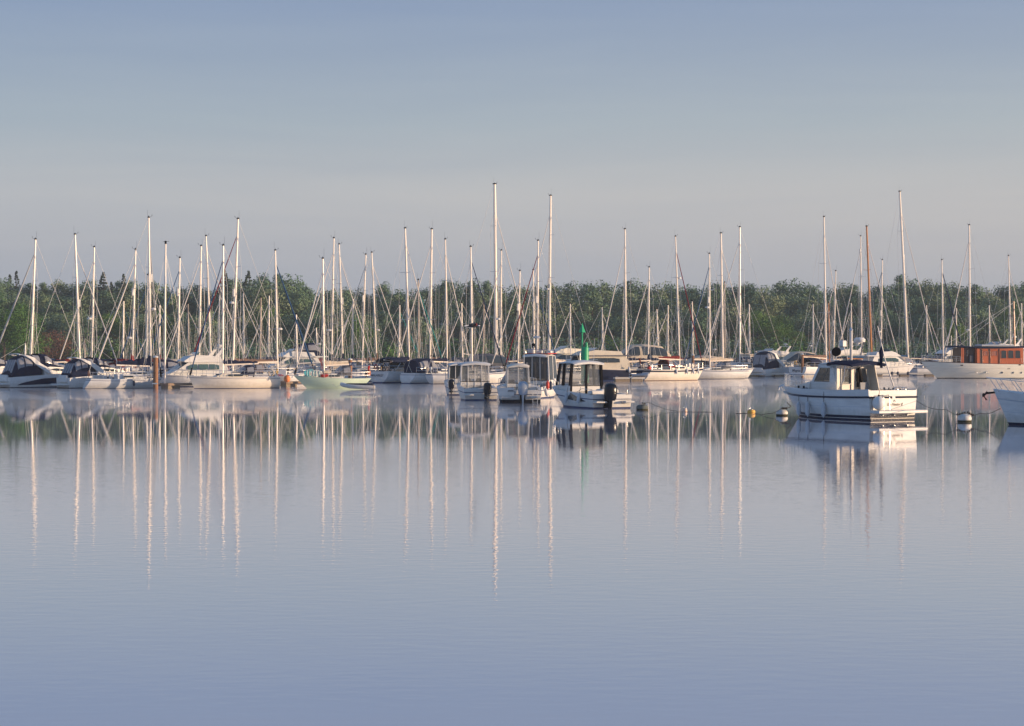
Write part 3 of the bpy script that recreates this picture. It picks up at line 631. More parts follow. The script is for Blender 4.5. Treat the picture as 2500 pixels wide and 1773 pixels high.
def outboard(parent, x, y, z, s=1., m='blackgloss', rake=.12, prop=True, fat=1.):
    """cowling, midsection leg and gearcase with propeller"""
    o = MB(); rg = []
    for zz, lx, ly, ox in ((.0, .21, .15, 0), (.1, .27, .19, .0), (.35, .30, .21, -.02), (.6, .29, .21, -.04), (.76, .24, .18, -.03), (.84, .14, .11, 0), (.86, .05, .04, .02)):
        rg.append([Vector((x - .36 * s + (ox + lx * math.copysign(abs(math.cos(a)) ** .7, math.cos(a))) * s, y + ly * s * fat * math.copysign(abs(math.sin(a)) ** .7, math.sin(a)), z + (zz + .18) * s)) for a in [q * math.pi / 7 for q in range(14)]])
    rt = MB().loft(rg).build('outboard_motor', m, parent)
    MB().box((x - .09 * s, y, z + .02 * s), (.22 * s, .34 * s, .38 * s)).build('bracket', 'black', rt)
    lg = MB(); rg = []
    for zz, lx, ly in ((.20, .17, .11), (-.1, .15, .08), (-.45, .13, .05), (-.52, .2, .13), (-.55, .2, .13), (-.58, .12, .045), (-.78, .1, .04), (-1.0, .03, .02)):
        rg.append([Vector((x - .34 * s - rake * zz * .4 + lx * s * math.cos(a), y + ly * s * math.sin(a), z + zz * s)) for a in [q * math.pi / 5 for q in range(10)]])
    lg.loft(rg).tube([(x - .1 * s, y, z - .7 * s), (x - .3 * s, y, z - .7 * s), (x - .6 * s, y, z - .7 * s)], [.03 * s, .075 * s, .05 * s], 8)
    lg.build('leg', m if m != 'silver' else 'silver', rt)
    if prop:
        pr = MB()
        for k in range(3):
            a = k * 2.094; pr.add([(x - .56 * s, y, z - .7 * s), (x - .6 * s, y + .17 * s * math.cos(a), z - .7 * s + .17 * s * math.sin(a)), (x - .64 * s, y + .17 * s * math.cos(a + .8), z - .7 * s + .17 * s * math.sin(a + .8)), (x - .6 * s, y + .03, z - .7 * s)], [(0, 1, 2, 3)])
        pr.build('propeller', 'steel', rt)
    return rt
# ------------------------------------------------------------------ sports cruiser with canvas canopy
def cruiser(label, px, D, h, L=9.2, B=3.1, panel=True, canvas='cnavy', bimini=True, group='sports cruisers with canvas canopies', panes=4, top=2.95, name='motor_cruiser', bandm='navy'):
    X = PX(px, D); r = root(name, label, 'motor cruiser', (X, D, 0), h, group); reg(X, D, h, L, B)
    H = Hull(L, B, 1.55, 1.02, 1.5, .0, .9, mid=.45, p=2.6, k=.9, kb=.25, q=1.4, sag=-.12)
    tf = None; _ = (lambda t, v: (2 if .12 + .12 * (v - .25) < t < .86 and .28 < v < .78 and (t > .12 + (.78 - v) * .34) else None)) if panel else None
    H.mesh([(.0, .06, 0), (.28, .36, 0), (.75, .78, 0), (.94, 1.001, 2)], tf=tf).build('hull', ['white', 'antifoul', bandm], r)
    if panel:
        for sg in (1, -1): H.patch(.10, .88, lambda f: .74 - .46 * min(1, f * 2.6) ** .6, lambda f: .78 - .06 * f, .014, sides=(sg,)).build('hull_panel', bandm, r)
    H.deck(x0=-.06 * L).build('deck', 'white', r)
    H.well(-.46 * L, -.06 * L, .25, .55).build('cockpit', 'white', r)
    zc = 1.35
    w1 = lambda x, z: H.hb(x) * (.93 - .22 * clamp((z - zc) / .8))
    prof = [(.43 * L, zc + .05), (.30 * L, zc + .42), (.12 * L, zc + .62), (-.02 * L, zc + .70), (-.10 * L, zc + .55), (-.10 * L, zc - .2), (.3 * L, zc - .1)]
    fd = MB().house(prof, w1).build('foredeck_cabin', 'white', r)
    MB().side([(.24 * L, zc + .22), (.06 * L, zc + .30), (-.03 * L, zc + .44), (.05 * L, zc + .54), (.16 * L, zc + .46)], w1).build('window', 'glass', fd)
    # arch sweeping from the stern quarter up and forward
    ar = MB()
    for sg in (1, -1):
        pts = [(-.02 * L, B * .47, 1.42), (-.09 * L, B * .46, 1.85), (-.17 * L, B * .45, 2.3), (-.24 * L, B * .43, top - .35), (-.30 * L, B * .38, top - .1), (-.36 * L, B * .32, top + .02)]
        rg = []
        for i, p in enumerate(pts):
            wd = (.75, .6, .45, .34, .26, .2)[i]; nx = (.1, .3, .4, .4, .3, .1)[i]
            rg.append([Vector((p[0] + wd / 2 * q, sg * (p[1] + e), p[2] + wd / 2 * q * nx)) for q, e in ((1, -.04), (1, .04), (-1, .04), (-1, -.04))])
        ar.loft(rg)
    rg = [[Vector((-.36 * L + q * .14, y, top + .02 + .08 * (1 - (y / 1.0) ** 2) + e)) for q, e in ((1, -.04), (1, .03), (-1, .03), (-1, -.04))] for y in (-B * .33, -.5, 0, .5, B * .33)]
    ar.loft(rg).build('radar_arch', 'white', r)
    w = B * .41
    st = [(-.12 * L, 1.3, top - 1.35, w * .95), (-.2 * L, 1.25, top - 1.22, w), (-.3 * L, 1.15, top - 1.18, w), (-.385 * L, 1.05, top - 1.4, w * .98), (-.465 * L, .98, .40, w * .9)]
    cp = hood(r, 'canopy', st, canvas, [(.06, .29, .24, 1.12), (.33, .54, .24, 1.12), (.58, .80, .24, 1.12)], cap=(False, True), ex=.55)
    for k in range(panes):       # windows of the sloping aft curtain
        y0, y1 = lerp(-w * .78, w * .78, k / panes) + .05, lerp(-w * .78, w * .78, (k + 1) / panes) - .05
        a, b = Vector((-.392 * L, 0, top - .52)), Vector((-.458 * L, 0, 1.45)); o = Vector((-.06, 0, .02))
        MB().slab([a + o + Vector((0, y0 * .86, 0)), a + o + Vector((0, y1 * .86, 0)), b + o + Vector((.05, y1, 0)), b + o + Vector((.05, y0, 0))], -.02).build('window', 'vinyl', cp)
    if bimini:
        hood(r, 'windscreen_canopy', [(-.13 * L, 1.9, top - 1.78, w * .9), (-.04 * L, 1.95, top - 1.9, w * .86), (.05 * L, 2.0, .62, w * .8), (.15 * L, 1.95, .06, w * .6)], canvas, [(.2, .52, .15, .75), (.58, .86, .15, .7)], ex=.55)
    MB().rbox((-.5 * L - .32, 0, .36), (.8, B * .84, .16), .06).build('swim_platform', 'white', r)
    MB().rbox((-.5 * L - .02, -.1, .92), (.22, B * .5, .7), .08).build('transom_locker', 'white', r)
    guard_rail(H, .08 * L, .46 * L, .45, 5, .12, .016, (1.,)).build('bow_rail', 'steel', r)
    return r, H
# ------------------------------------------------------------------ flybridge motor yacht
def flyer(label, px, D, h, L=11.5, B=3.8, hullm='white', cm='white', glass='glassgreen', arch=True, group='flybridge motor yachts', hz=1.75, tophood=None, name='motor_yacht', sides=3, sc=1., curt=False, rl=True, roofm=None):
    X = PX(px, D); r = root(name, label, 'motor yacht', (X, D, 0), h, group); reg(X, D, h, L, B)
    H = Hull(L, B, hz, hz * .72, 1.7, .0, .92, mid=.45, p=2.6, k=.9, kb=.25, q=1.4)
    H.mesh([(0, .1, 2), (.1, .13, 3), (.93, 1.001, 3)]).build('hull', [hullm, 'antifoul', cm, 'blue'], r)
    H.deck().build('deck', 'deck', r)
    z0 = hz * .8
    w1 = lambda x, z: min(H.hb(x) * .9, B * .44) * (1 - .16 * clamp((z - z0) / 1.4))
    fw = .2 * L
    cab = MB().house([(-.36 * L, z0 - .3), (.34 * L, z0), (fw, z0 + .62), (.07 * L, z0 + 1.42), (-.32 * L, z0 + 1.48), (-.36 * L, z0 + .8)], w1).build('cabin', cm, r)
    for k in range(sides):
        a, b = lerp(-.26 * L, fw - .9, k / sides), lerp(-.26 * L, fw - .9, (k + 1) / sides) - .15
        tp = lambda x: min(z0 + 1.2, z0 + 1.28 - max(0, (x - .04 * L)) * .62)
        MB().side([(a, z0 + .66), (b, z0 + .66), (b, tp(b)), ((a + b) / 2, tp((a + b) / 2)), (a, tp(a) - (.12 if k == 0 else 0))], w1).build('window', 'curtain' if curt and k < 2 else glass, cab)
    a, b = Vector((fw - .1, 0, z0 + .72)), Vector((.09 * L, 0, z0 + 1.34))
    for sg in (1, -1): MB().slab([(a.x, sg * .06, a.z), (a.x, sg * w1(a.x, a.z) * .92, a.z), (b.x, sg * w1(b.x, b.z) * .92, b.z), (b.x, sg * .06, b.z)], .03 if sg > 0 else -.03).build('windscreen', glass, cab)
    MB().house([(-.46 * L, z0 + 1.42), (.12 * L, z0 + 1.40), (.13 * L, z0 + 1.52), (-.46 * L, z0 + 1.56)], lambda x, z: B * .42).build('roof', roofm or cm, r)
    wt = lambda x, z: B * .38 * (1 - .1 * clamp((z - z0 - 1.5)))
    fl = MB().house([(-.30 * L, z0 + 1.5), (.13 * L, z0 + 1.5), (.05 * L, z0 + 1.98), (-.02 * L, z0 + 2.14), (-.28 * L, z0 + 1.98)], wt).build('flybridge', cm, r)
    MB().house([(.035 * L, z0 + 2.04), (.0 * L, z0 + 2.13), (-.05 * L, z0 + 2.42), (-.06 * L, z0 + 2.42), (-.03 * L, z0 + 2.04)], lambda x, z: B * .30).build('wind_deflector', glass, fl)
    if arch:
        am = MB()
        for sg in (1, -1):
            am.loft([[Vector((x + q * wd, sg * (y + e), z)) for q, e in ((1, -.05), (1, .05), (-1, .05), (-1, -.05))] for x, y, z, wd in ((-.22 * L, B * .36, z0 + 1.7, .3), (-.27 * L, B * .35, z0 + 2.3, .2), (-.31 * L, B * .33, z0 + 2.75, .14))])
        am.loft([[Vector((-.31 * L + q * .14, y, z0 + 2.75 + e)) for q, e in ((1, -.04), (1, .04), (-1, .04), (-1, -.04))] for y in (-B * .34, 0, B * .34)])
        ao = am.build('radar_arch', cm, r)
        MB().lathe((-.31 * L, 0, z0 + 2.8), [(0.1, 0), (.12, .15), (.28, .17), (.3, .3), (.18, .38), (0, .4)], 12).build('radome', 'white', ao)
        MB().tube([(-.31 * L, .6, z0 + 2.8), (-.33 * L, .6, z0 + 4.0)], .014, 4).tube([(-.31 * L, -.7, z0 + 2.8), (-.34 * L, -.7, z0 + 4.3)], .014, 4).build('antenna', 'white', ao)
    if tophood: hood(r, 'flybridge_hood', [(-.05 * L, z0 + 1.9, .3, B * .32), (-.12 * L, z0 + 1.8, 1.15, B * .34), (-.3 * L, z0 + 1.7, 1.45, B * .36), (-.42 * L, z0 + 1.5, .9, B * .36)], tophood, [(.15, .45, .2, .8), (.5, .85, .2, .8)])
    if rl: guard_rail(H, .0, .46 * L, .6, 6, .1, .018, (1., .5)).build('bow_rail', 'steel', r)
    MB().rbox((-.5 * L - .35, 0, .38), (.8, B * .84, .12), .05).build('swim_platform', cm, r)
    return r, H
def arched(label, px, D, h, L=9.5, canvas='cbeige', z=1.2, hh=1.9, group='motor cruisers under pale canvas hoods', hullm='white'):
    """cruiser whose whole cockpit hides under a tall rounded hood with a long curved window"""
    X = PX(px, D); r = root('motor_cruiser', label, 'motor cruiser', (X, D, 0), h, group); B = 3.4; reg(X, D, h, L, B)
    H = Hull(L, B, 1.7, 1.3, 1.5, 0, .9, mid=.45, p=2.6, k=.9, kb=.25, q=1.4)
    H.mesh([(.1, .18, 2), (.93, 1.001, 2)]).build('hull', [hullm, 'antifoul', 'blue'], r); H.deck().build('deck', 'deck', r)
    st = [(.30 * L, z + .3, .15, 1.1), (.16 * L, z + .2, 1.0, 1.35), (.0, z + .1, hh * .93, 1.5), (-.18 * L, z, hh, 1.55), (-.36 * L, z, hh * .9, 1.5), (-.45 * L, z, hh * .55, 1.4)]
    hood(r, 'cabin_hood', st, canvas, [(.16, .46, .3, .95), (.5, .88, .3, .95)], pm='glass', cap=(False, True), ex=.7)
    m_ = MB().tube([(-.3 * L, 0, z + hh - .05), (-.33 * L, 0, z + hh + .7)], .03, 5); m_.lathe((-.33 * L, 0, z + hh + .7), [(.05, 0), (.22, .02), (.24, .15), (0, .22)], 10); m_.build('radome', 'white', r)
    guard_rail(H, .0, .46 * L, .55, 6, .1, .018, (1.,)).build('bow_rail', 'steel', r)
    MB().rbox((-.5 * L - .3, 0, .36), (.7, B * .84, .12), .05).build('swim_platform', 'white', r)
    return r, H
# ------------------------------------------------------------------ small wheelhouse boats with outboards
def pilot(label, px, D, h, L=6.8, B=2.5, zr=2.75, ob='blackgloss', s=1., roofm='white', frame='white', wh=(-.02, .3), z0=.95, motors=((0,),), glass='clear', hd=True, navy=False, oz=.62, trw=.80, fwd=.5, name='wheelhouse_boat', group='outboard wheelhouse boats on the moorings', lean=.12, ww=.36, mull=2, fat=1.3, fw=.035):
    X = PX(px, D); r = root(name, label, 'motor boat', (X, D, 0), h, group); reg(X, D, h, L, B)
    H = Hull(L, B, 1.35, .88, 1.2, 0, .94, mid=.4, p=2.7, k=.92, kb=.25, q=1.3, sag=-.06)
    H.mesh([(.30, .36, 2), (.90 if not navy else .72, 1.001, 2 if not navy else 1)]).build('hull', ['white', 'antifoul', 'blue'], r)
    a, b = wh[0] * L, wh[1] * L; H.deck(x0=a).build('deck', 'white', r)
    H.well(-.44 * L, a, .22, .38).build('cockpit', 'white', r)
    wf = lambda x, z: min(H.hb(x) * .86, B * ww) * (1 - lean * clamp((z - z0) / (zr - z0)))
    z1 = z0 + .42; fz = zr - .12
    low = MB().house([(a, .4), (b + .25, z0), (b + .1, z1), (a, z1)], wf); lo = low.build('wheelhouse', 'white', r)
    MB().house([(b + .95, 1.15), (b + .7, 1.5), (b + .05, z1 + .02), (b - .1, z1 - .3)], lambda x, z: H.hb(x) * .72).build('foredeck_cuddy', 'white', r)
    pm = MB(); c4 = []
    for sg in (1, -1):
        for (x, xt) in ((a + .05, a - .02), ((a + b) / 2, (a + b) / 2 - .03), (b + .05, b - .42)):
            pm.loft([[Vector((xx + q * (fw + .015), sg * (wf(xx, zz) - .03 + e * fw), zz)) for q, e in ((1, -1), (1, 1), (-1, 1), (-1, -1))] for xx, zz in ((x, z1 - .02), (xt, fz))])
    wa = wf(a, z1); wb = wf(a, fz)
    for k in range(mull + 2):
        f = lerp(-1, 1, k / (mull + 1)); pm.loft([[Vector((a + q * .03, f * ww_ - e * (fw - .005), zz)) for q, e in ((1, -1), (1, 1), (-1, 1), (-1, -1))] for ww_, zz in ((wa - .04, .45), (wb - .04, fz))])
    pm.build('window_frame', frame, lo)
    MB().slab([(a + .01, -wa + .05, .75), (a + .01, wa - .05, .75), (a + .01, wb - .05, fz), (a + .01, -wb + .05, fz)], .015).build('aft_window', glass, lo)
    for sg in (1, -1):
        MB().side([(a + .1, z1), (b + .02, z1), (b - .40, fz), (a + .05, fz)], wf, off=-.02, th=.012, sides=(sg,)).build('window', glass, lo)
    MB().slab([(b + .06, -wf(b, z1) + .06, z1), (b + .06, wf(b, z1) - .06, z1), (b - .40, wf(b, fz) - .06, fz), (b - .40, -wf(b, fz) + .06, fz)], .015).build('windscreen', glass, lo)
    rr = []
    for x, zz, q in ((a - .42, zr - .10, .93), (a - .3, zr - .02, .98), (a + .3, zr + .03, 1), (b - .5, zr + .0, .98), (b - .25, zr - .06, .92), (b - .12, zr - .13, .85)):
        w = B * (ww - .02) * q; rr.append([Vector((x, y * w, zz + e - .09 * y * y)) for y, e in ((1, -.03), (1.02, .02), (.7, .06), (0, .08), (-.7, .06), (-1.02, .02), (-1, -.03), (0, -.04))])
    ro = MB().loft(rr).build('roof', roofm, r)
    MB().tube([(a + .3, .3, zr + .1), (a + .3, .3, zr + .55)], .02, 5).ell((a + .3, .3, zr + .6), (.05, .05, .06), 8, 5).build('mast_light', 'steel', ro)
    for sg in (1, -1): MB().tube([(a + .2, sg * B * ww * .8, zr + .0), (a + .25, sg * B * ww * .8, zr + .13), (b - .6, sg * B * ww * .8, zr + .13), (b - .5, sg * B * ww * .8, zr)], .018, 5).build('roof_rail', 'steel', ro)
    MB().tube([(a + .15, -B * ww * .5, zr), (a + .05, -B * ww * .52, zr + 1.5)], .012, 4).build('antenna', 'white', ro)
    MB().tube([(a - .02, wa * .98, z1 - .03), (a - .02, -wa * .98, z1 - .03)], .025, 4).tube([(a - .02, wb * .97, fz - .03), (a - .02, -wb * .97, fz - .03)], .03, 4).build('window_seal', 'black', lo)
    for yy in (.18, -.18):       # helm seats seen through the glass
        MB().rbox((a + 1.0, yy * 2.4, .95), (.4, .42, .5), .08).rbox((a + .82, yy * 2.4, 1.35), (.12, .42, .45), .05).build('helm_seat', 'grime', lo)
    for sg in (1, -1):
        MB().rbox((-.5 * L - .12, sg * B * .33, .42), (.5, B * .24, .12), .05).build('swim_step', 'white', r)
    MB().rbox((-.5 * L + .25, 0, .8), (.34, B * .7, .22), .07).build('aft_bench', 'deck', r)
    for m_ in motors: outboard(r, -.5 * L - .02, m_[0] if m_ else 0, oz, s, ob, fat=fat)
    guard_rail(H, .12 * L, .45 * L, .5, 4, .1, .015, (1.,)).build('bow_rail', 'steel', r)
    MB().tube([(-.46 * L, B * .42, .88), (-.46 * L, B * .42, 1.2), (-.3 * L, B * .44, 1.25), (-.2 * L, B * .44, .95)], .016, 5).tube([(-.46 * L, -B * .42, .88), (-.46 * L, -B * .42, 1.2), (-.3 * L, -B * .44, 1.25), (-.2 * L, -B * .44, .95)], .016, 5).build('grab_rail', 'steel', r)
    return r, H
# ================================================================== the marina, front row first
Z3 = Vector((0, 0, 1))
# ---- sports cruisers at the left edge
cruiser('white sports cruiser with navy hull panel, stern nearest the left edge', 112, 205, R(40), L=9.2, B=3.4, top=3.25)
cruiser('navy canopied cruiser cut off by the left edge of the photo', -2, 212, R(38), L=9.2, B=3.3, panel=False, top=2.9)
cruiser('smaller white cruiser with navy canopy between the panelled cruiser and the little yacht', 238, 201.5, R(42), L=7.6, B=2.9, panel=False, top=2.9)
# ---- small white yacht with navy sail cover
r, H = sailboat('little white yacht with scooped transom and long navy sail cover', 363, 532, 368, 199.5, 1, L=7.3, hd=R(28), fixed=True, xm=.34, cov=1.9, collar=True, furl='furlgrey', cover='cnavy', spray=None, rs=-.55, tw=.62, bands=[(.16, .2, 2), (.97, 1.001, 2)], radome=.42, refl=.62, boom=.46, fb=1.0, fs=.95)
for k, x in enumerate((.4, 2.6)):
    p = world(r, H.pt(H.tx(x), .4) * Vector((1, -1, 1)).to_3d() if False else (x, -H.pt(H.tx(x), .4).y - .12, .5)); fender('navy fender on the little white yacht, %s one' % ('near the middle' if k == 0 else 'nearest the pile'), p.x, p.y, .5, m='fendernavy', group=None)
# ---- flybridge yacht and cream yacht
flyer('white flybridge yacht with bow toward the timber pile and radar arch', 468, 207, R(206), L=9.4, B=3.5, hz=1.35, group='flybridge motor yachts')
r, H = sailboat('cream racing yacht lying bow left, broad plain hull', 545, 600, 543.5, 197.5, -1, L=8.8, hd=R(204), fixed=True, xm=.12, hull='cream', furl='furlblue', cover='cnavy', spray='cnavy', radome=None, refl=None, rb=.55, rs=-.12, tw=.72, bands=[(.10, .13, 2), (.955, 1.001, 2)], boom=.40, fb=1.22, fs=1.1)
# ---- pale green long keeled yacht, boards and dinghy
r, H = sailboat('pale green classic yacht with long overhanging bow', 788, 632, 791, 199, -1, L=7.75, hd=R(204), fixed=True, xm=.10, hull='green', furl='furlw', cover='cbeige', spray='cgrey', rb=1.35, rs=.9, tw=.5, bands=[(.03, .07, 0)], boom=.32, fb=1.25, fs=.95, p=1.9)
for k, (xx, yy, m_, lb) in enumerate(((2.35, .5, 'turq', 'turquoise ringed paddle board leaning on the pale green foredeck'), (1.75, .55, 'buoyw', 'white and turquoise striped board stowed on the pale green foredeck'))):
    p = world(r, (xx, yy, H.hz(xx) + .36)); b = root('paddle_board', lb, 'paddle board', p, r.rotation_euler.z)
    rg = []
    for i in range(11):
        a = math.pi * i / 10; q = max(math.sin(a), .05) ** .6; rg.append([Vector((-math.cos(a) * .62, .07 * math.cos(t * math.pi / 4), q * .34 * math.sin(t * math.pi / 4))) for t in range(8)])
    MB().loft(rg).build('board', m_, b)
    for q in (-.3, .05, .32): MB().tube([(q, .085, -.28), (q + .06, .1, 0), (q, .085, .28)], .03, 5).build('stripe', 'turq' if m_ != 'turq' else 'buoyw', b)
p = world(r, (1.1, .55, H.hz(1.1) + .18)); thing(MB().ell((0, 0, 0), (.42, .3, .2), 12, 7).ell((.3, .1, .05), (.3, .22, .16), 10, 6), 'sail_bag', 'credb', 'red sail bag on the pale green side deck', 'sail bag', p)
def ensign(lb, x, y, z, hgt=1.3, m='flagred', lean=.2, wid=.62, drop=.85):
    f = root('ensign_flag', lb, 'flag', (x, y, z)); MB().tube([(0, 0, 0), (lean, 0, hgt)], .018, 5).build('staff', 'teak', f)
    vs, fs = [], []
    for i in range(7):
        for j in range(6):
            u, v = i / 6, j / 5; vs.append((lean * (1 - v * .55) + u * wid * .42 * (1 - .5 * v) * -1, .07 * math.sin(u * 9 + v * 2), hgt - v * drop - u * .28 * wid))
    fs = [(i * 6 + j, i * 6 + j + 1, (i + 1) * 6 + j + 1, (i + 1) * 6 + j) for i in range(6) for j in range(5)]
    mb = MB().add(vs, fs).add([(a, b + .015, c) for a, b, c in vs], [q[::-1] for q in fs]); mb.build('cloth', m, f); return f
p = world(r, (-3.75, .1, .95)); ensign('red ensign drooping over the stern of the pale green yacht', p.x, p.y, p.z)
d = root('inflatable_dinghy', 'grey and white inflatable dinghy floating behind the pale green yacht', 'dinghy', (PX(873, 192), 192, 0), R(176)); 
rg = [[Vector((x, sg * y, z)) for x, y, z in ()] for sg in ()]
MB().tube([(-1.55, .55, .22), (-.6, .62, .24), (.6, .58, .3), (1.25, .34, .42), (1.5, 0, .5), (1.25, -.34, .42), (.6, -.58, .3), (-.6, -.62, .24), (-1.55, -.55, .22)], [.16, .2, .2, .19, .18, .19, .2, .2, .16], 10).build('tube', 'white', d)
MB().rbox((-.25, 0, .52), (2.5, 1.12, .14), .05).build('cover', 'cnavy', d); MB().box((-1.45, 0, .25), (.08, .9, .4)).build('transom_board', 'cgrey', d)
MB().tube([(1.5, 0, .5), (2.0, .1, .2), (2.4, .2, .6)], .015, 4).build('painter', 'ropew', d)
# ---- named yacht with twin wheels
r, H = sailboat('white yacht lettered MALARKEY across a wide rounded transom', 989, 558, 999.5, 234, 1, L=11.2, hd=R(54), fixed=True, xm=-.005, furl='furlw', cover='cnavy', spray='cnavy', rs=-.15, tw=.82, bands=[(.9, 1.001, 2)], wheels=2, mr=.11, fb=1.45, fs=1.32, boom=.4)
lettering('MALARKEY', .36, r, (-5.78, .0, .86), AFT, 'ink', sx=1.0)
hood(r, 'bimini', [(-1.9, 2.3, .35, 1.35), (-2.6, 2.3, .55, 1.45), (-3.5, 2.3, .62, 1.45), (-4.5, 2.3, .42, 1.3)], 'cnavy')
MB().tube([(-2.0, 1.35, 1.4), (-3.0, 1.4, 2.4)], .03, 5).tube([(-4.3, 1.35, 1.4), (-3.2, 1.4, 2.4)], .03, 5).tube([(-2.0, -1.35, 1.4), (-3.0, -1.4, 2.4)], .03, 5).tube([(-4.3, -1.35, 1.4), (-3.2, -1.4, 2.4)], .03, 5).build('bimini_frame', 'steel', r)
r, H = sailboat('white yacht under a big navy cockpit tent beside the MALARKEY yacht', 1087, 585, 1092, 231.5, 1, L=10.4, hd=R(48), fixed=True, xm=.10, furl='furlw', cover='cnavy', spray='cnavy', tent='cnavy', rs=-.5, tw=.68, bands=[(.15, .19, 2), (.93, 1.001, 2)], fb=1.35, fs=1.15, boom=.40)
# ---- cream yacht with blue stripe
r, H = sailboat('cream cruising yacht with navy stripe and four fenders, bow right', 1649, 578, 1659.7, 250, 1, L=9.6, hd=R(38), fixed=True, xm=.08, hull='cream', furl='furlred', cover='cred', spray='cred', rs=-.75, tw=.66, bands=[(.0, .05, 0), (.07, .22, 2), (.955, 1.001, 3)], mats=['cream', 'antifoul', 'navy', 'bootred'], fb=1.55, fs=1.35, boom=.36, rb=1.1, radome=.68)
for k, x in enumerate((-1.3, .5, 1.75, 2.9)):
    q = H.pt(H.tx(x), .15); p = world(r, (x, -q.y - .1, 0)); fender(('first', 'second', 'third', 'fourth')[k] + ' fender from the stern along the cream yacht with navy stripe', p.x, p.y, 1.12, ln=.62, rr=.13, tilt=R(-9), group=None)
p = world(r, (-4.6, -.4, 1.35)); ballf('small red ball fender on the stern rail of the navy striped yacht', p.x, p.y, 1.55, .24, 'fenderred', .3)
p = world(r, (-4.7, .9, 1.3)); ensign('dark red flag furled on the navy striped yacht stern', p.x, p.y, p.z, 1.5, 'cred', -.1, .5, .8)
d = root('inflatable_dinghy', 'grey blue dinghy hanging behind the stern of the navy striped yacht', 'dinghy', (PX(1563, 243), 243, .45), R(-52))
MB().tube([(-1.2, .5, .25), (0, .58, .25), (.8, .45, .3), (1.25, 0, .42), (.8, -.45, .3), (0, -.58, .25), (-1.2, -.5, .25)], .19, 9).build('tube', 'greyhull', d); MB().rbox((-.1, 0, .3), (2.0, .8, .08), .03).build('floor', 'cgrey', d)
MB().tube([(-.8, 0, .25), (-.9, 0, .25)], .05, 6).box((-1.15, 0, .3), (.07, .8, .4)).build('transom_board', 'greyhull', d)
# ---- long grey white yacht bow left, D1
r, H = sailboat('long white yacht with stepped hull stripes behind a grey pile', 1806, 555, 1806.4, 287, -1, L=12.5, hd=R(196), fixed=True, xm=.03, furl='furlw', cover='cbeige', spray=None, mast='mastw', mr=.12, rb=.9, fb=1.75, fs=1.6, bands=[(.0, .18, 0), (.18, .24, 2), (.42, .45, 2), (.93, 1.001, 2)], boom=.36)
# ---- Magma, small cruiser D2, hooded cruisers
r, H = sailboat('white yacht with Magma written on its broad transom', 2011.4, 530, 2017, 286, 1, L=11.4, hd=R(44), fixed=True, xm=.06, furl='furlw', cover='cbrown', spray='cgrey', rs=-.2, tw=.82, bands=[(.72, .76, 2)], fb=1.5, fs=1.4, wheels=1, mr=.11, boom=.46, bl=.1)
lettering('Magma', .5, r, (-5.92, .1, .9), AFT, 'ink', shear=.25)
hood(r, 'bimini', [(-1.9, 1.9, .35, 1.35), (-2.6, 1.9, .75, 1.45), (-3.5, 1.9, .8, 1.45), (-4.3, 1.9, .55, 1.3)], 'cnavy')
q_ = root('lifebuoy', 'pale horseshoe lifebuoy on the stern rail of the Magma yacht', 'lifebuoy', world(r, (-5.6, 1.55, 1.75)), r.rotation_euler.z); MB().tube([(0, .24 * math.cos(a), .28 * math.sin(a)) for a in [lerp(-1.2, 4.3, k / 12) for k in range(13)]], .075, 8).build('ring', 'cbeige', q_)
cruiser('small white cruiser with tall navy tent between the grey pile and Magma yacht', 1893, 287, R(46), L=8.6, B=3.6, panel=False, top=3.55, bimini=False, panes=2, group='sports cruisers with canvas canopies')
arched('cruiser with beige hood and dark curved window behind the Magma yacht', 1936, 304, R(206), 9.5, 'cbeige', 1.25, 2.3)
arched('white cruiser with rounded pale hood right of the maroon sail cover', 1702, 280, R(206), 8.5, 'cbeige', 1.1, 1.9)
flyer('pale motor yacht with green screen and radar post behind the navy tent', 1872, 310, R(206), L=11, B=3.8, hz=1.9, arch=True)
# ---- large navy hulled motor yacht and friends
r, H = flyer('big navy hulled motor yacht with grey roof overhang behind the green beacon', 1436, 246, R(204), L=13.0, B=4.3, hullm='navy', glass='glass', cm='sand', hz=1.95, curt=False, arch=False, roofm='cgrey')
p = world(r, (2.95, 2.0, 1.25)); ballf('white ball fender against the navy motor yacht hull', p.x, p.y, 1.3, .28, 'ball', .6)
q = H.pt(H.tx(-4.4), .2); p = world(r, (-4.4, q.y + .14, 1.3)); fender('pale fender hanging from the stern of the navy motor yacht', p.x, p.y, 1.35, .7, .13, tilt=R(-10), group=None)
flyer('ivory flybridge yacht showing above the navy yacht foredeck', 1368, 275, R(204), L=11.5, B=3.9, hz=2.3, arch=False, cm='ivory', group='flybridge motor yachts')
r, H = arched('big cruiser under a wide ivory hood above the navy yacht stern', 1540, 270, R(204), 12, 'cbeige', 1.9, 2.6)
r, H = sailboat('white yacht with navy sail cover between the navy motor yacht and navy striped yacht', 1525.6, 560, 1528.6, 256, -1, L=9.8, furl='furlw', cover='cnavy', spray='cnavy', mr=.1, radome=None)
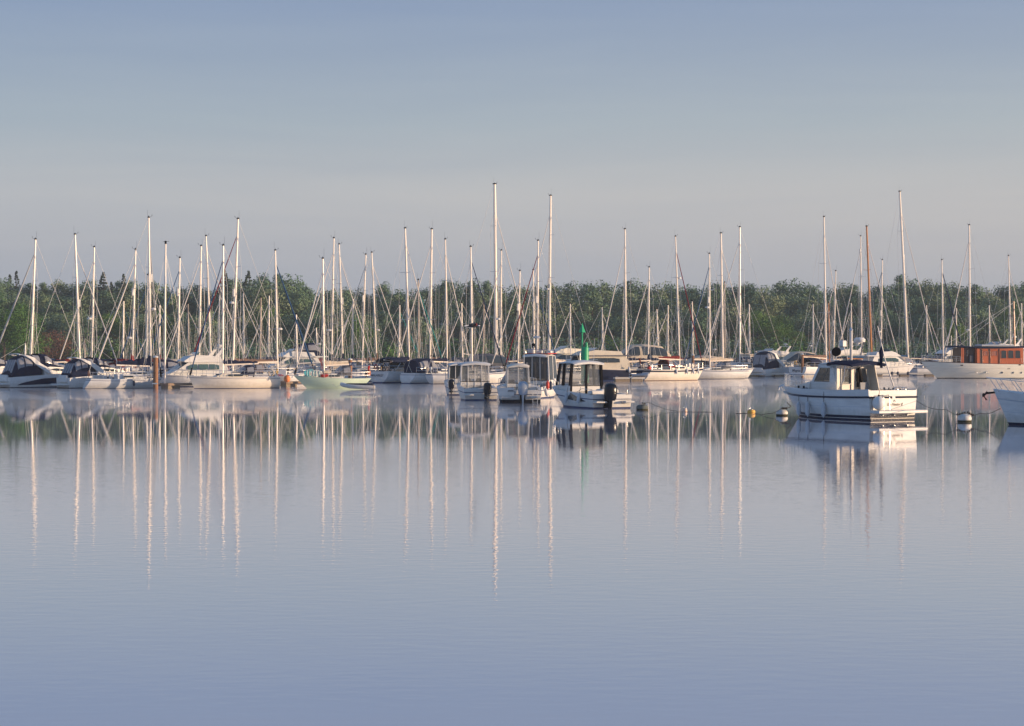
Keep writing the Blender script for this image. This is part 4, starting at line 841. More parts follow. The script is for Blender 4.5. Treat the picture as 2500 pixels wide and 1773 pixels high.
# ---- outboard boats on the moorings
pilot('grey white wheelhouse boat with black outboard, leftmost of the moored trio', 1159, 153.7, R(99), L=6.6, B=2.7, zr=2.75, s=1.02, motors=((-.42,),), ww=.45, oz=.27, fat=1.35, mull=3)
r, H = pilot('white wheelhouse boat with large silver outboard', 1265, 146.5, R(93), L=6.8, B=3.1, zr=2.65, ob='silver', s=1.08, motors=((-.12,),), ww=.275, navy=True, fat=1.6, oz=.4, roofm='cream', mull=1)
bd = MB().rbox((-3.55, 1.02, .78), (.10, 1.12, .62), .05).build('transom_panel', 'white', r)
MB().box((-3.61, .72, .88), (.012, .38, .05)).box((-3.61, .7, .80), (.012, .48, .03)).build('maker_stripe', 'ink', bd)
MB().tube([(-3.56, -1.15, .75), (-3.62, -1.15, .0)], .02, 5).tube([(-3.56, -.82, .75), (-3.62, -.82, .0)], .02, 5).box((-3.6, -.98, .5), (.05, .3, .03)).box((-3.61, -.98, .28), (.05, .3, .03)).box((-3.62, -.98, .07), (.05, .3, .03)).build('bathing_ladder', 'steel', r)
r, H = pilot('larger white fishing boat with gear on its roof behind the silver outboard', 1318, 161, R(72), L=8.2, B=3.0, zr=3.35, motors=(), ww=.36, wh=(-.12, .16), glass='glass', lean=.08, name='fishing_boat')
g = MB(); g.rbox((-.4, .55, 3.55), (.5, .45, .42), .06).rbox((.3, .1, 3.52), (.4, .5, .3), .06).rbox((.6, -.6, 3.5), (.5, .4, .32), .06); g.build('roof_box', 'white', r)
g = MB(); g.tube([(-.8, .9, 3.35), (-.8, .9, 3.75), (-.8, -.9, 3.75), (-.8, -.9, 3.35)], .025, 5).tube([(-.8, 0, 3.4), (-.8, 0, 4.9)], .03, 5).lathe((-.8, 0, 4.6), [(.04, 0), (.3, .03), (.32, .14), (.1, .2)], 12).tube([(-.6, .5, 3.4), (-.7, .5, 5.6)], .015, 4); g.build('aerial_frame', 'steel', r)
MB().box((.1, 0, 3.43), (2.4, 2.0, .05)).build('red_roof_edge', 'credb', r)
for k, (x, m_, lb) in enumerate(((-1.2, 'fenderred', 'bright red fender on the white fishing boat bow'), (-.75, 'fendernavy', 'navy fender just beside the bright red fender'), (-3.5, 'fender', 'pale fender hanging low at the fishing boat stern'))):
    p = (PX((1337, 1345, 1330)[k], 156), (156, 157, 149)[k]); fender(lb, p[0], p[1], (1.02, 1.0, .62)[k], .62, .14, m_, tilt=(0, 0, R(-16))[k], group=None)
ball_ = root('day_shape_ball', 'black ball hoisted beside the fishing boat aerial', 'day shape', (PX(1302, 162), 162, PZ(844, 162))); MB().ell((0, 0, 0), (.17, .17, .2), 14, 9).build('ball', 'black', ball_); MB().tube([(0, 0, -1.0), (0, 0, 1.2)], .01, 4).build('halyard', 'rope', ball_)
pilot('small boat with ladder and dark outboard peeping out left of the trio', 1119, 171, R(97), L=6.0, B=2.4, zr=2.6, motors=((.9,),), s=.9, oz=.4, glass='glass')
r, H = pilot('nearest white wheelhouse boat with big black outboard and black window frames', 1423, 133.2, R(116), L=7.9, B=3.05, zr=2.95, z0=1.0, s=1.3, motors=((.40,),), ww=.40, frame='black', wh=(-.06, .2), fat=1.4, oz=.28, fw=.075, mull=1)
for sg in (1,):
    MB().side([(1.9, .75), (-1.2, .95), (-3.1, .45), (-2.4, .40), (-.6, .55)], lambda x, z: H.pt(H.tx(x), clamp(1 - z / H.hz(x))).y, .012, .02, (sg,)).build('hull_window', 'glass', r)
MB().rbox((-4.1, .98, .42), (.6, .8, .12), .05).rbox((-4.1, -1.05, .42), (.6, .7, .12), .05).rbox((-3.2, .75, 1.0), (.5, 1.0, .28), .1).rbox((-2.0, -.7, 1.05), (.8, 1.3, .3), .1).build('cockpit_seat', 'white', r)
for k, x in enumerate((-.7, -2.4)):
    q = H.pt(H.tx(x), .4); p = world(r, (x, q.y + .12, .62)); fender(('forward', 'aft')[k] + ' fender on the shaded side of the nearest wheelhouse boat', p.x, p.y, .62, .62, .12, tilt=R(8), group=None)
# ---- green beacon
b = root('channel_beacon', 'green channel beacon with arrow topmark rising behind the wheelhouse boat', 'beacon', (PX(1428, 142), 142, 0))
MB().lathe((0, 0, -.5), [(.26, 0), (.26, 4.35), (.24, 4.4), (0, 4.42)], 18).build('pile', 'greenpaint', b)
MB().tube([(-.19, -.02, 3.4), (-.19, -.02, 5.2)], .055, 8).build('topmark_pole', 'greenpaint', b)
MB().lathe((-.19, -.02, 4.93), [(.0, 0), (.24, .0), (.22, .03), (.012, .64), (0, .65)], 4).build('topmark', 'greenpaint', b)
MB().lathe((.1, -.02, 3.9), [(.12, 0), (.12, .1), (.09, .12), (.09, .3), (.03, .34), (0, .35)], 12).build('lantern', 'greenpaint', b)

# ================================================================== Sea Hunter II
L_, B_ = 9.2, 3.6; hd_ = R(121); X0 = PX(2182, 108.2) + L_ / 2 * math.cos(hd_) - 0.05; Y0 = 108.2 + L_ / 2 * math.sin(hd_)
r = root('motor_launch', 'white motor launch lettered Sea Hunter II with navy rubbing rail', 'motor launch', (X0, Y0, 0), hd_); reg(X0, Y0, hd_, L_, B_)
H = Hull(L_, B_, 1.68, 1.58, 1.45, 0, .93, mid=.42, p=2.5, k=.9, kb=.16, q=1.5, sag=.08, n=22)
H.mesh([(.54, .555, 3), (.84, .93, 2), (.93, .95, 0), (.95, 1.001, 2)]).build('hull', ['white', 'antifoul', 'navy', 'fender'], r)
rb_ = H.rail(.225, .05, x1=L_ / 2 - .05, out=.02, sq=8); rb_.tube([(-L_ / 2 - .03, y, 1.21) for y in (-1.66, -.8, 0, .8, 1.66)], .05, 8).build('rubbing_rail', 'navy', r)
MB().box((-L_ / 2 - .09, .02, 1.21), (.03, .2, .11)).build('rail_patch', 'white', r)
H.rail(-.015, .035, out=-.02).build('gunwale', 'white', r)
H.deck(x0=-.06 * L_, drop=.34).build('deck', 'deck', r); H.well(-.47 * L_, -.06 * L_, .16, .62).build('cockpit', 'white', r)
wf = lambda x, z: min(H.hb(x) - .2, 1.22) * (1 - .10 * clamp((z - 1.4) / 1.6)); xa, xb = -1.42, .22
lo = MB().house([(xa, .6), (xb + .75, 1.35), (xb + .48, 1.98), (xa, 1.98)], wf).build('wheelhouse', 'white', r)
pm = MB()
for sg in (1, -1):     # side walls with openings left for the windows, then the roof shell
    MB().side([(xa, 1.96), (xa + .2, 1.96), (xa + .14, 2.86), (xa, 2.86)], wf, 0, .05, (sg,)).side([(xa + .2, 1.96), (xa + .58, 1.96), (xa + .58, 2.86), (xa + .2, 2.86)], wf, 0, .05, (sg,)).side([(xb + .28, 1.96), (xb + .48, 1.96), (xb - .08, 2.86), (xb - .26, 2.86)], wf, 0, .05, (sg,)).side([(xa, 2.62 + .12), (xb, 2.74), (xb - .1, 2.9), (xa, 2.9)], wf, 0, .055, (sg,)).build('side_frame', 'white', lo)
    MB().side([(xa + .56, 1.97), (xb + .32, 1.97), (xb - .2, 2.75), (xa + .56, 2.75)], wf, -.015, .015, (sg,)).build('side_window', 'cabinglass', lo)
for k in range(3):
    y0, y1 = lerp(-1.02, 1.02, k / 3) + .03, lerp(-1.02, 1.02, (k + 1) / 3) - .03
    MB().slab([(xb + .44, y0, 2.02), (xb + .44, y1, 2.02), (xb - .08, y1 * .95, 2.82), (xb - .08, y0 * .95, 2.82)], .02).build('windscreen', 'cabinglass', lo)
MB().house([(xb + .47, 1.95), (xb + .52, 1.98), (xb - .04, 2.9), (xb - .1, 2.9)], lambda x, z: wf(x, z) - .01).build('windscreen_frame', 'white', lo) if False else None
for y in (-1.04, -.36, .36, 1.04): pm.tube([(xb + .47, y, 1.97), (xb - .09, y * .95, 2.88)], .04, 5)
pm.build('windscreen_post', 'white', lo)
# aft bulkhead: two doors and a big rounded window (port to starboard)
zb, zt_ = .62, 2.86; wa_ = wf(xa, 2.0)
ab = MB()
for (y0, y1, z0, z1) in ((wa_, wa_ - .30, zb, zt_), (wa_ - .30, wa_ - .98, 2.70, zt_), (wa_ - .30, wa_ - .98, zb, 1.86), (wa_ - .98, wa_ - 1.22, zb, zt_), (wa_ - 1.22, -wa_ + .22, 2.72, zt_), (wa_ - 1.22, -wa_ + .22, zb, 1.95), (-wa_ + .22, -wa_, zb, zt_)):
    ab.box((xa - .02, (y0 + y1) / 2, (z0 + z1) / 2), (.06, abs(y0 - y1) + .001, z1 - z0))
ab.build('aft_bulkhead', 'cream', lo)
MB().box((xa - .01, wa_ - .64, 2.28), (.02, .70, .86)).build('door_window', 'clear', lo); MB().box((xa - .01, (wa_ - 1.22 - wa_ + .22) / 2, 2.34), (.02, 2 * wa_ - 1.42, .8)).build('aft_window', 'clear', lo)
for (yc, w_, zc_, h_) in ((wa_ - .64, .70, 2.28, .86), (-.5, 2 * wa_ - 1.46, 2.34, .80)):
    pts = [(xa - .06, yc + (w_ / 2) * math.copysign(abs(math.cos(a)) ** .35, math.cos(a)), zc_ + h_ / 2 * math.copysign(abs(math.sin(a)) ** .35, math.sin(a))) for a in [k * math.pi / 12 for k in range(25)]]
    MB().tube(pts, .025, 5).build('window_trim', 'white', lo)
MB().tube([(xa - .08, wa_ - .97, .7), (xa - .08, wa_ - .97, 2.75)], .028, 6).tube([(xa - .08, wa_ - .30, .7), (xa - .08, wa_ - .27, 2.75)], .028, 6).build('door_post', 'white', lo)
MB().side([(xa, 1.55), (xa - .85, 1.38), (xa - .42, 2.9), (xa, 2.9)], lambda x, z: wa_, 0, .05, (-1,)).build('side_wing', 'cream', lo)
MB().box((xa - .3, -.55, 1.35), (.05, .55, 1.2), ry=R(6)).build('cockpit_screen', 'vinyl', lo)
MB().rbox((xa - .14, -.2, 2.1), (.08, .10, .8), .02).tube([(xa - .12, -.28, 2.75), (xa - .15, -.42, 2.1), (xa - .12, -.5, 1.75)], [.09, .14, .06], 6).build('hanging_oilskin', 'black', lo)
MB().rbox((xa + .9, .5, 1.9), (.4, .45, .7), .1).rbox((xa + .9, -.5, 1.9), (.4, .45, .7), .1).build('helm_seat', 'grime', lo)
rr = [[Vector((x, y * w_, z + e)) for y, e in ((1, -.03), (1.02, .03), (.6, .09), (0, .11), (-.6, .09), (-1.02, .03), (-1, -.03))] for x, z, w_ in ((xa - .3, 2.9, 1.12), (xa + .6, 2.96, 1.16), (xb - .2, 2.94, 1.12), (xb + .0, 2.86, 1.08))]
MB().loft(rr).build('roof', 'white', r)
rr = [[Vector((x, y * w_, z + e)) for y, e in ((1, -.14), (1.04, -.04), (.6, .07), (0, .10), (-.6, .07), (-1.04, -.04), (-1, -.14), (0, -.02))] for x, z, w_ in ((xa - 1.25, 2.95, 1.15), (xa - 1.1, 3.0, 1.36), (xa - .2, 3.06, 1.4), (xa + .45, 3.05, 1.4), (xa + .62, 2.98, 1.3))]
MB().loft(rr).build('awning', 'cnavy', r)
fc = MB().house([(xb + .5, 1.2), (xb + 3.2, 1.35), (xb + 2.7, 1.62), (xb + .5, 2.0)], lambda x, z: (H.hb(x) - .3) * (1 - .15 * clamp((z - 1.4) / .6))).build('forward_cabin', 'white', r)
MB().side([(xb + .5, 1.60), (xb + 2.6, 1.54), (xb + 2.6, 1.58), (xb + .5, 1.64)], lambda x, z: (H.hb(x) - .3) * .98, .01, .02).build('trim_line', 'blue', fc)
for x in (.9, 1.5): MB().box((xb + x, (H.hb(xb + x) - .3) * .97 + .02, 1.66), (.1, .05, .16)).build('vent_box', 'black', fc)
gr = guard_rail(H, .20 * L_, .47 * L_, .72, 3, .12, .016, (1., .5)); gr.build('bow_rail', 'steel', r)
MB().tube([(4.4, 0, 1.72), (4.75, 0, 1.70), (4.95, 0, 1.55)], .05, 6).tube([(4.9, 0, 1.66), (4.86, .14, 1.42)], .03, 5).tube([(4.9, 0, 1.66), (4.86, -.14, 1.42)], .03, 5).build('anchor', 'steel', r)
# roof gear
ms = MB().tube([(xa + .35, -.15, 3.1), (xa + .35, -.15, 4.75)], .075, 8).build('mast_post', 'mastg', r)
MB().lathe((xa + .35, -.15, 4.75), [(.1, 0), (.11, .07), (.06, .12), (0, .2)], 10).build('mast_light', 'steel', ms)
MB().tube([(xa + .35, -.15, 4.15), (xa + .35, -.95, 4.1)], .03, 5).lathe((xa + .35, -.75, 4.12), [(.0, 0), (.3, .02), (.32, .16), (.22, .26), (0, .28)], 14).rbox((xa + .55, .25, 4.05), (.3, .3, .36), .05).build('radar_scanner', 'white', ms)
MB().tube([(xa + .6, .66, 3.62), (xa + .77, .56, 3.60)], .25, 16).build('horn_drum', 'black', r); MB().tube([(xa + .68, .62, 3.1), (xa + .68, .62, 3.5)], .03, 5).tube([(xa + .35, .62, 3.14), (xa + 1.0, .62, 3.14)], .03, 5).build('roof_rack', 'steel', r)
MB().tube([(xa - 1.3, -.85, 3.0), (xa - 1.3, -.85, 3.6), (xa - 1.28, -.92, 3.95)], [.07, .13, .03], 7).tube([(xa - 1.3, -.85, 2.75), (xa - 1.32, -.85, 3.0)], .08, 7).tube([(xa - 1.3, -.85, 2.9), (xa - 1.3, -.9, 4.3)], .02, 5).build('rolled_flag', 'cnavy', r)
for (y, z, x) in ((.35, 5.3, xa + .1), (-.9, 5.0, xa - .2)): MB().tube([(x, y, 3.1), (x - .1, y, z)], [.018, .008], 5).build('antenna', 'white', r)
MB().tube([(-3.4, -1.25, 1.45), (-2.9, -.95, 3.2), (-2.5, -.78, 5.0)], [.04, .035, .02], 6).build('outrigger_pole', 'mastg', r)
MB().tube([(xa - .1, 1.2, .95 + .55), (xa - .75, 1.3, 2.1), (xa - .9, 1.32, 2.95)], .022, 5).tube([(xa - .1, 1.22, 1.5), (xa + .25, 1.3, 2.98)], .02, 5).build('awning_strut', 'steel', r)
# stern: platform, ladder, rails, gear, lettering
MB().rbox((-L_ / 2 - .42, 0, .46), (.86, 3.4, .17), .05).build('swim_platform', 'white', r)
MB().tube([(-L_ / 2 - .02, .95, 1.3), (-L_ / 2 - .28, .95, 1.34), (-L_ / 2 - .36, .95, 1.2), (-L_ / 2 - .38, .95, .5)], .024, 6).tube([(-L_ / 2 - .02, .55, 1.3), (-L_ / 2 - .28, .55, 1.34), (-L_ / 2 - .36, .55, 1.2), (-L_ / 2 - .38, .55, .5)], .024, 6).build('boarding_ladder', 'steel', r)
for y in (.9, .1, -.8): MB().box((-L_ / 2 - .15, y, .31), (.25, .03, .12)).build('platform_bracket', 'steel', r)
g = MB()
for y in (-.3, -.85): g.tube([(-L_ / 2 + .1, y + .18 * math.cos(a), 1.46 + .26 * math.sin(a)) for a in [k * math.pi / 8 for k in range(9)]], .022, 5)
g.tube([(-L_ / 2 + .1, -.2, 1.46), (-L_ / 2 + .2, -.3, 1.75), (-L_ / 2 + .2, -1.15, 1.72), (-L_ / 2 + .1, -1.2, 1.46)], .025, 5); g.build('stern_rail', 'steel', r)
g = MB(); rg_ = random.Random(4)
for k in range(12):
    y_ = -1.35 + k * .2; g.tube([(-L_ / 2 + .3 + rg_.random() * .3, y_, 1.3), (-L_ / 2 + .25 + rg_.random() * .4, y_ + rg_.uniform(-.2, .2), 1.45 + .3 * rg_.random())], .02 + .04 * rg_.random(), 6)
g.build('cockpit_gear', 'grime', r)
lettering('Sea Hunter II', .21, r, (-L_ / 2 - .012, -.12, .83), AFT, 'inkgold', shear=.45, sx=.95)
em = MB().add([(-L_ / 2 - .012, -.02, .97), (-L_ / 2 - .012, -.06, .97), (-L_ / 2 - .012, -.10, 1.04), (-L_ / 2 - .012, -.14, .97), (-L_ / 2 - .012, -.20, .97), (-L_ / 2 - .012, -.13, 1.07), (-L_ / 2 - .012, -.10, 1.08), (-L_ / 2 - .012, -.06, 1.05)], [(0, 1, 2, 7), (2, 3, 4, 5), (2, 5, 6, 7)]); em.build('emblem', 'ink', r)
for k, x in enumerate((-1.1, .35, 1.35)):
    q = H.pt(H.tx(x), .62); p = world(r, (x, q.y + .13, 0)); fender(('aftmost', 'middle', 'foremost')[k] + ' pale fender along the shaded side of the Sea Hunter launch', p.x, p.y, .48, .74, .125, top=.62, group=None)
p = world(r, (-L_ / 2 - .36, 1.28, .86)); ballf('large white ball fender at the stern ladder of the Sea Hunter launch', p.x, p.y, .92, .34, 'ball', .35)
SH = r

# ================================================================== wooden yacht
L_, B_ = 19.5, 4.7; hd_ = R(193); D_ = 268; X0 = PX(2237, D_) + L_ / 2 * math.cos(R(7)); Y0 = D_ + 1.2
r = root('classic_motor_yacht', 'classic cream hulled yacht with long varnished wooden deckhouse', 'classic yacht', (X0, Y0, 0), hd_); reg(X0, Y0, hd_, L_, B_)
H = Hull(L_, B_, 2.32, 1.95, 2.5, .6, .7, mid=.5, p=2.3, k=.86, kb=.22, q=1.9, sag=.12, n=26)
H.mesh([(.0, .035, 2), (.33, .345, 3), (.96, 1.001, 4)]).build('hull', ['ivory', 'antifoul', 'varnishdark', 'greyhull', 'antifoul'], r)
H.rail(.33, .035, out=.01, x1=L_ / 2 - .6).build('rubbing_strake', 'ivory', r); H.rail(.62, .02, x0=-8, x1=3.6, out=.005).build('lower_strake', 'ivory', r)
H.deck().build('deck', 'teak', r)
lx = lambda px: L_ / 2 - (px - 2237) / 18.6
wf = lambda x, z: min(H.hb(x) - .25, 1.95) * (1 - .03 * clamp(z - 2))
z0, z1 = 1.85, 4.0
ch = MB().house([(lx(2372), z0), (lx(2494), z0), (lx(2494), z1), (lx(2372), z1)][::-1], wf).build('deckhouse', 'varnish', r)
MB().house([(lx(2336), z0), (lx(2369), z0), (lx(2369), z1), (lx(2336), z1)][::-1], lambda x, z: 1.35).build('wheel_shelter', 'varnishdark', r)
sh_ = MB()
for px_ in (2334, 2338, 2371): sh_.box((lx(px_), 1.62, (z0 + z1) / 2), (.14, .12, z1 - z0))
sh_.build('shelter_post', 'varnish', r)
MB().rbox((lx(2360), 1.5, 2.55), (.55, .3, 1.0), .2).build('curved_seat', 'cgrey', r)
MB().tube([(lx(2350), 1.42, 2.9), (lx(2350), 1.42, 3.7)], .12, 5).build('shelter_window', 'clear', r)
def arcwin(a, b, zl, zh, nm, mt, off=.02, fr=None):
    xs = [lx(a), lx(b)]; c = (xs[0] + xs[1]) / 2; poly = [(xs[0], zl), (xs[1], zl), (xs[1], zh - .12), (lerp(xs[1], c, .45), zh - .02), (c, zh), (lerp(xs[0], c, .45), zh - .02), (xs[0], zh - .12)]
    o = MB().side(poly, wf, off, .02).build(nm, mt, ch)
    fp = MB()
    for sg in (1, -1): fp.tube([(x, sg * (wf(x, z) + off + .01), z) for x, z in poly + [poly[0]]], .03, 4)
    fp.build('frame', fr or 'varnish', o); return o
for a, b in ((2435, 2449), (2453, 2468), (2472, 2486)): arcwin(a, b, 2.62, 3.68, 'window', 'glass')
for a, b in ((2386, 2402), (2407, 2427)):
    arcwin(a, b, 1.95, 3.75, 'door', 'varnish', .03); arcwin(a + 4, b - 3, 2.95, 3.6, 'door_window', 'clear', .055)
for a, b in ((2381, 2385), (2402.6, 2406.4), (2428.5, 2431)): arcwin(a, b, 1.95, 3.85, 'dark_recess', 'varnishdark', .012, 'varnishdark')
MB().side([(lx(2432), 2.48), (lx(2492), 2.48), (lx(2492), 2.56), (lx(2432), 2.56)], wf, .03, .04).side([(lx(2432), 3.80), (lx(2492), 3.80), (lx(2492), 3.87), (lx(2432), 3.87)], wf, .03, .04).build('moulding', 'varnish', ch)
rg = []
for px_, dz, hw in ((2312, -.02, .8), (2318, .04, 1.5), (2345, .02, 1.95), (2385, -.12, 2.2), (2440, -.10, 2.25), (2500, -.02, 2.25), (2520, .02, 2.1), (2532, 0, 1.4)):
    rg.append([Vector((lx(px_), y * hw, 4.1 + dz + e)) for y, e in ((1, -.05), (1.02, .02), (.6, .10), (0, .16), (-.6, .10), (-1.02, .02), (-1, -.05), (0, -.04))])
MB().loft(rg).build('roof', 'cnavy', r)
MB().rbox((lx(2425), 0, 4.3), (3.6, 2.0, .3), .1).rbox((lx(2460), 0, 4.25), (2.4, 1.6, .2), .08).build('roof_skylight', 'greyhull', r)
for px_, z_, w_ in ((2332, 1.72, .34), (2452, 1.28, .38), (2481, 1.76, .3)):
    q = H.pt(H.tx(lx(px_)), 1 - z_ / H.hz(lx(px_))); MB().box((lx(px_), q.y + .005, z_), (w_, .06, .12)).build('scupper', 'black', r)
for px_ in (2372, 2396, 2435, 2464, 2486):
    z_ = .78; q = H.pt(H.tx(lx(px_)), 1 - z_ / H.hz(lx(px_))); po = MB().tube([(lx(px_), q.y - .02, z_), (lx(px_), q.y + .02, z_)], .13, 12).build('porthole', 'glass' if px_ > 2400 else 'ivory', r)
    MB().tube([(lx(px_) + .15 * math.cos(a * .524), q.y + .02, z_ + .15 * math.sin(a * .524)) for a in range(13)], .022, 4).build('rim', 'steel', po)
guard_rail(H, lx(2330), L_ / 2 - .4, .75, 8, .1, .016, (1., .66, .33)).build('guard_rail', 'steel', r)
MB().tube([(L_ / 2 - .1, .2, 2.15), (L_ / 2 - .25, .3, 1.9)], .08, 6).build('fairlead', 'black', r)
ms = MB().tube([(lx(2489), 0, 4.1), (lx(2486.5), 0, PZ(735, 268))], [.12, .07], 8).build('mast', 'varnish', r)
MB().tube([(lx(2489) + 1.1, 0, 8.2), (lx(2489) - 1.1, 0, 8.2)], .03, 5).build('crosstree', 'varnishdark', ms)
st_ = MB()
for a, b in (((lx(2487), 0, 10.0), (lx(2340), 0, 4.2)), ((lx(2487), 0, 10.0), (L_ / 2 - .6, 0, 2.6)), ((lx(2487), 0, 9.4), (lx(2489), 2.1, 2.0)), ((lx(2487), 0, 9.4), (lx(2489), -2.1, 2.0))): st_.tube([a, b], .02, 4)
st_.build('stay', 'wire', r)
fo = MB().tube([(5.2, 0, 2.0), (5.25, 0, 5.6)], .05, 6); fo.tube([(6.6, .0, 2.1), (5.25, 0, 4.6)], .03, 5); fo.tube([(3.2, .0, 4.2), (5.25, 0, 5.4)], .02, 4); fo.build('signal_mast', 'mastg', r)

# ================================================================== bow of the grey white cruiser at right edge
L_, B_ = 7.4, 2.7; hd_ = R(148); bw = Vector((PX(2425, 102), 102, 0)); c_ = bw - Vector((math.cos(hd_), math.sin(hd_), 0)) * (L_ / 2)
r = root('motor_cruiser', 'pale cruiser showing only its bow and rail at the right edge', 'motor cruiser', c_, hd_); reg(c_.x, c_.y, hd_, L_, B_)
H = Hull(L_, B_, 1.75, 1.25, .8, 0, .92, mid=.45, p=2.6, k=.9, kb=.28, q=1.25, n=20)
H.mesh([(.25, .27, 2), (.62, .63, 2), (.93, 1.001, 3)]).build('hull', ['white', 'antifoul', 'greyhull', 'navy'], r); H.rail(.26, .03, out=.01).build('rubbing_rail', 'greyhull', r)
H.deck().build('deck', 'white', r)
wf = lambda x, z: (H.hb(x) - .3) * (1 - .25 * clamp((z - 1.5) / 1.2))
cb = MB().house([(-2.6, 1.2), (2.2, 1.45), (1.2, 1.9), (.1, 2.85), (-2.4, 3.0)], wf).build('cabin', 'white', r)
MB().side([(.95, 1.9), (.1, 2.7), (-2.0, 2.8), (-2.0, 1.95)], wf).build('window', 'glass', cb)
MB().slab([(1.12, -.75, 1.98), (1.12, .75, 1.98), (.22, .62, 2.76), (.22, -.62, 2.76)], .03).build('windscreen', 'glass', cb)
MB().side([(1.9, 1.55), (1.1, 1.85), (-2.4, 1.9), (-2.4, 1.78), (1.0, 1.7)], wf).build('trim_band', 'navy', cb)
g = MB(); 
for sg in (1, -1):
    g.tube([(3.3, sg * .32, 1.62), (3.75, sg * .42, 2.30)], .02, 5).tube([(2.6, sg * .68, 1.58), (3.1, sg * .75, 2.26)], .02, 5).tube([(1.8, sg * .95, 1.52), (2.3, sg * .98, 2.2)], .02, 5).tube([(1.0, sg * 1.05, 1.45), (1.6, sg * 1.08, 2.12), (2.3, sg * .98, 2.2), (3.1, sg * .75, 2.26), (3.75, sg * .42, 2.30)], .022, 5)
g.tube([(3.75, .42, 2.30), (4.0, .2, 2.33), (4.05, 0, 2.34), (4.0, -.2, 2.33), (3.75, -.42, 2.30)], .022, 5); g.build('bow_rail', 'steel', r)
MB().tube([(3.4, 0, 1.62), (4.05, 0, 1.55)], .06, 6).tube([(4.0, 0, 1.62), (4.2, 0, 1.42), (4.05, 0, 1.22)], .05, 6).tube([(4.15, .16, 1.52), (4.22, 0, 1.4), (4.15, -.16, 1.52)], .05, 6).build('anchor', 'black', r)
HB = r

# ================================================================== cruiser F1, roofs behind the yacht
r, H = flyer('low white cruiser with dark fenders moored left of the wooden yacht', 2168, 292, R(24), L=9.6, B=3.4, hz=1.75, arch=False, glass='glassgreen')
for k, px_ in enumerate((2178, 2192, 2217)): fender('dark fender on the low white cruiser, number %s from its stern' % ('one', 'two', 'three')[k] if False else ('round dark fender low on the cruiser left of the wooden yacht', 'second dark fender on that low white cruiser', 'dark fender nearest the wooden yacht bow')[k], PX(px_, 286), 286, .45, .5, .2, 'fendernavy', group=None)
flyer('white cabin cruiser roof showing behind the wooden yacht foredeck', 2312, 312, R(206), L=10, B=3.6, hz=2.1, arch=False, glass='glass')
r, H = flyer('tall flybridge yacht with swept radar arch above the wooden deckhouse', 2424, 318, R(206), L=12.5, B=4.2, hz=2.3, cm='greyhull', glass='glass'); r.scale = (1.1, 1.1, 1.18)
flyer('white motor yacht hidden behind the Sea Hunter launch roof', 2050, 318, R(206), L=11, B=3.8, hz=2.1, arch=True, group='flybridge motor yachts')
flyer('grey canopied motor yacht between the blue furled mast and the pale green yacht', 705, 240, R(206), L=9.6, B=3.4, hz=1.8, arch=False, tophood='cnavy')
arched('pale hooded cruiser behind the red and navy sail covers', 640, 246, R(206), 8.5, 'cgrey', 1.2, 1.7)
arched('grey hooded cruiser behind the trio of wheelhouse boats', 1165, 245, R(206), 8.5, 'cgrey', 1.3, 2.0)

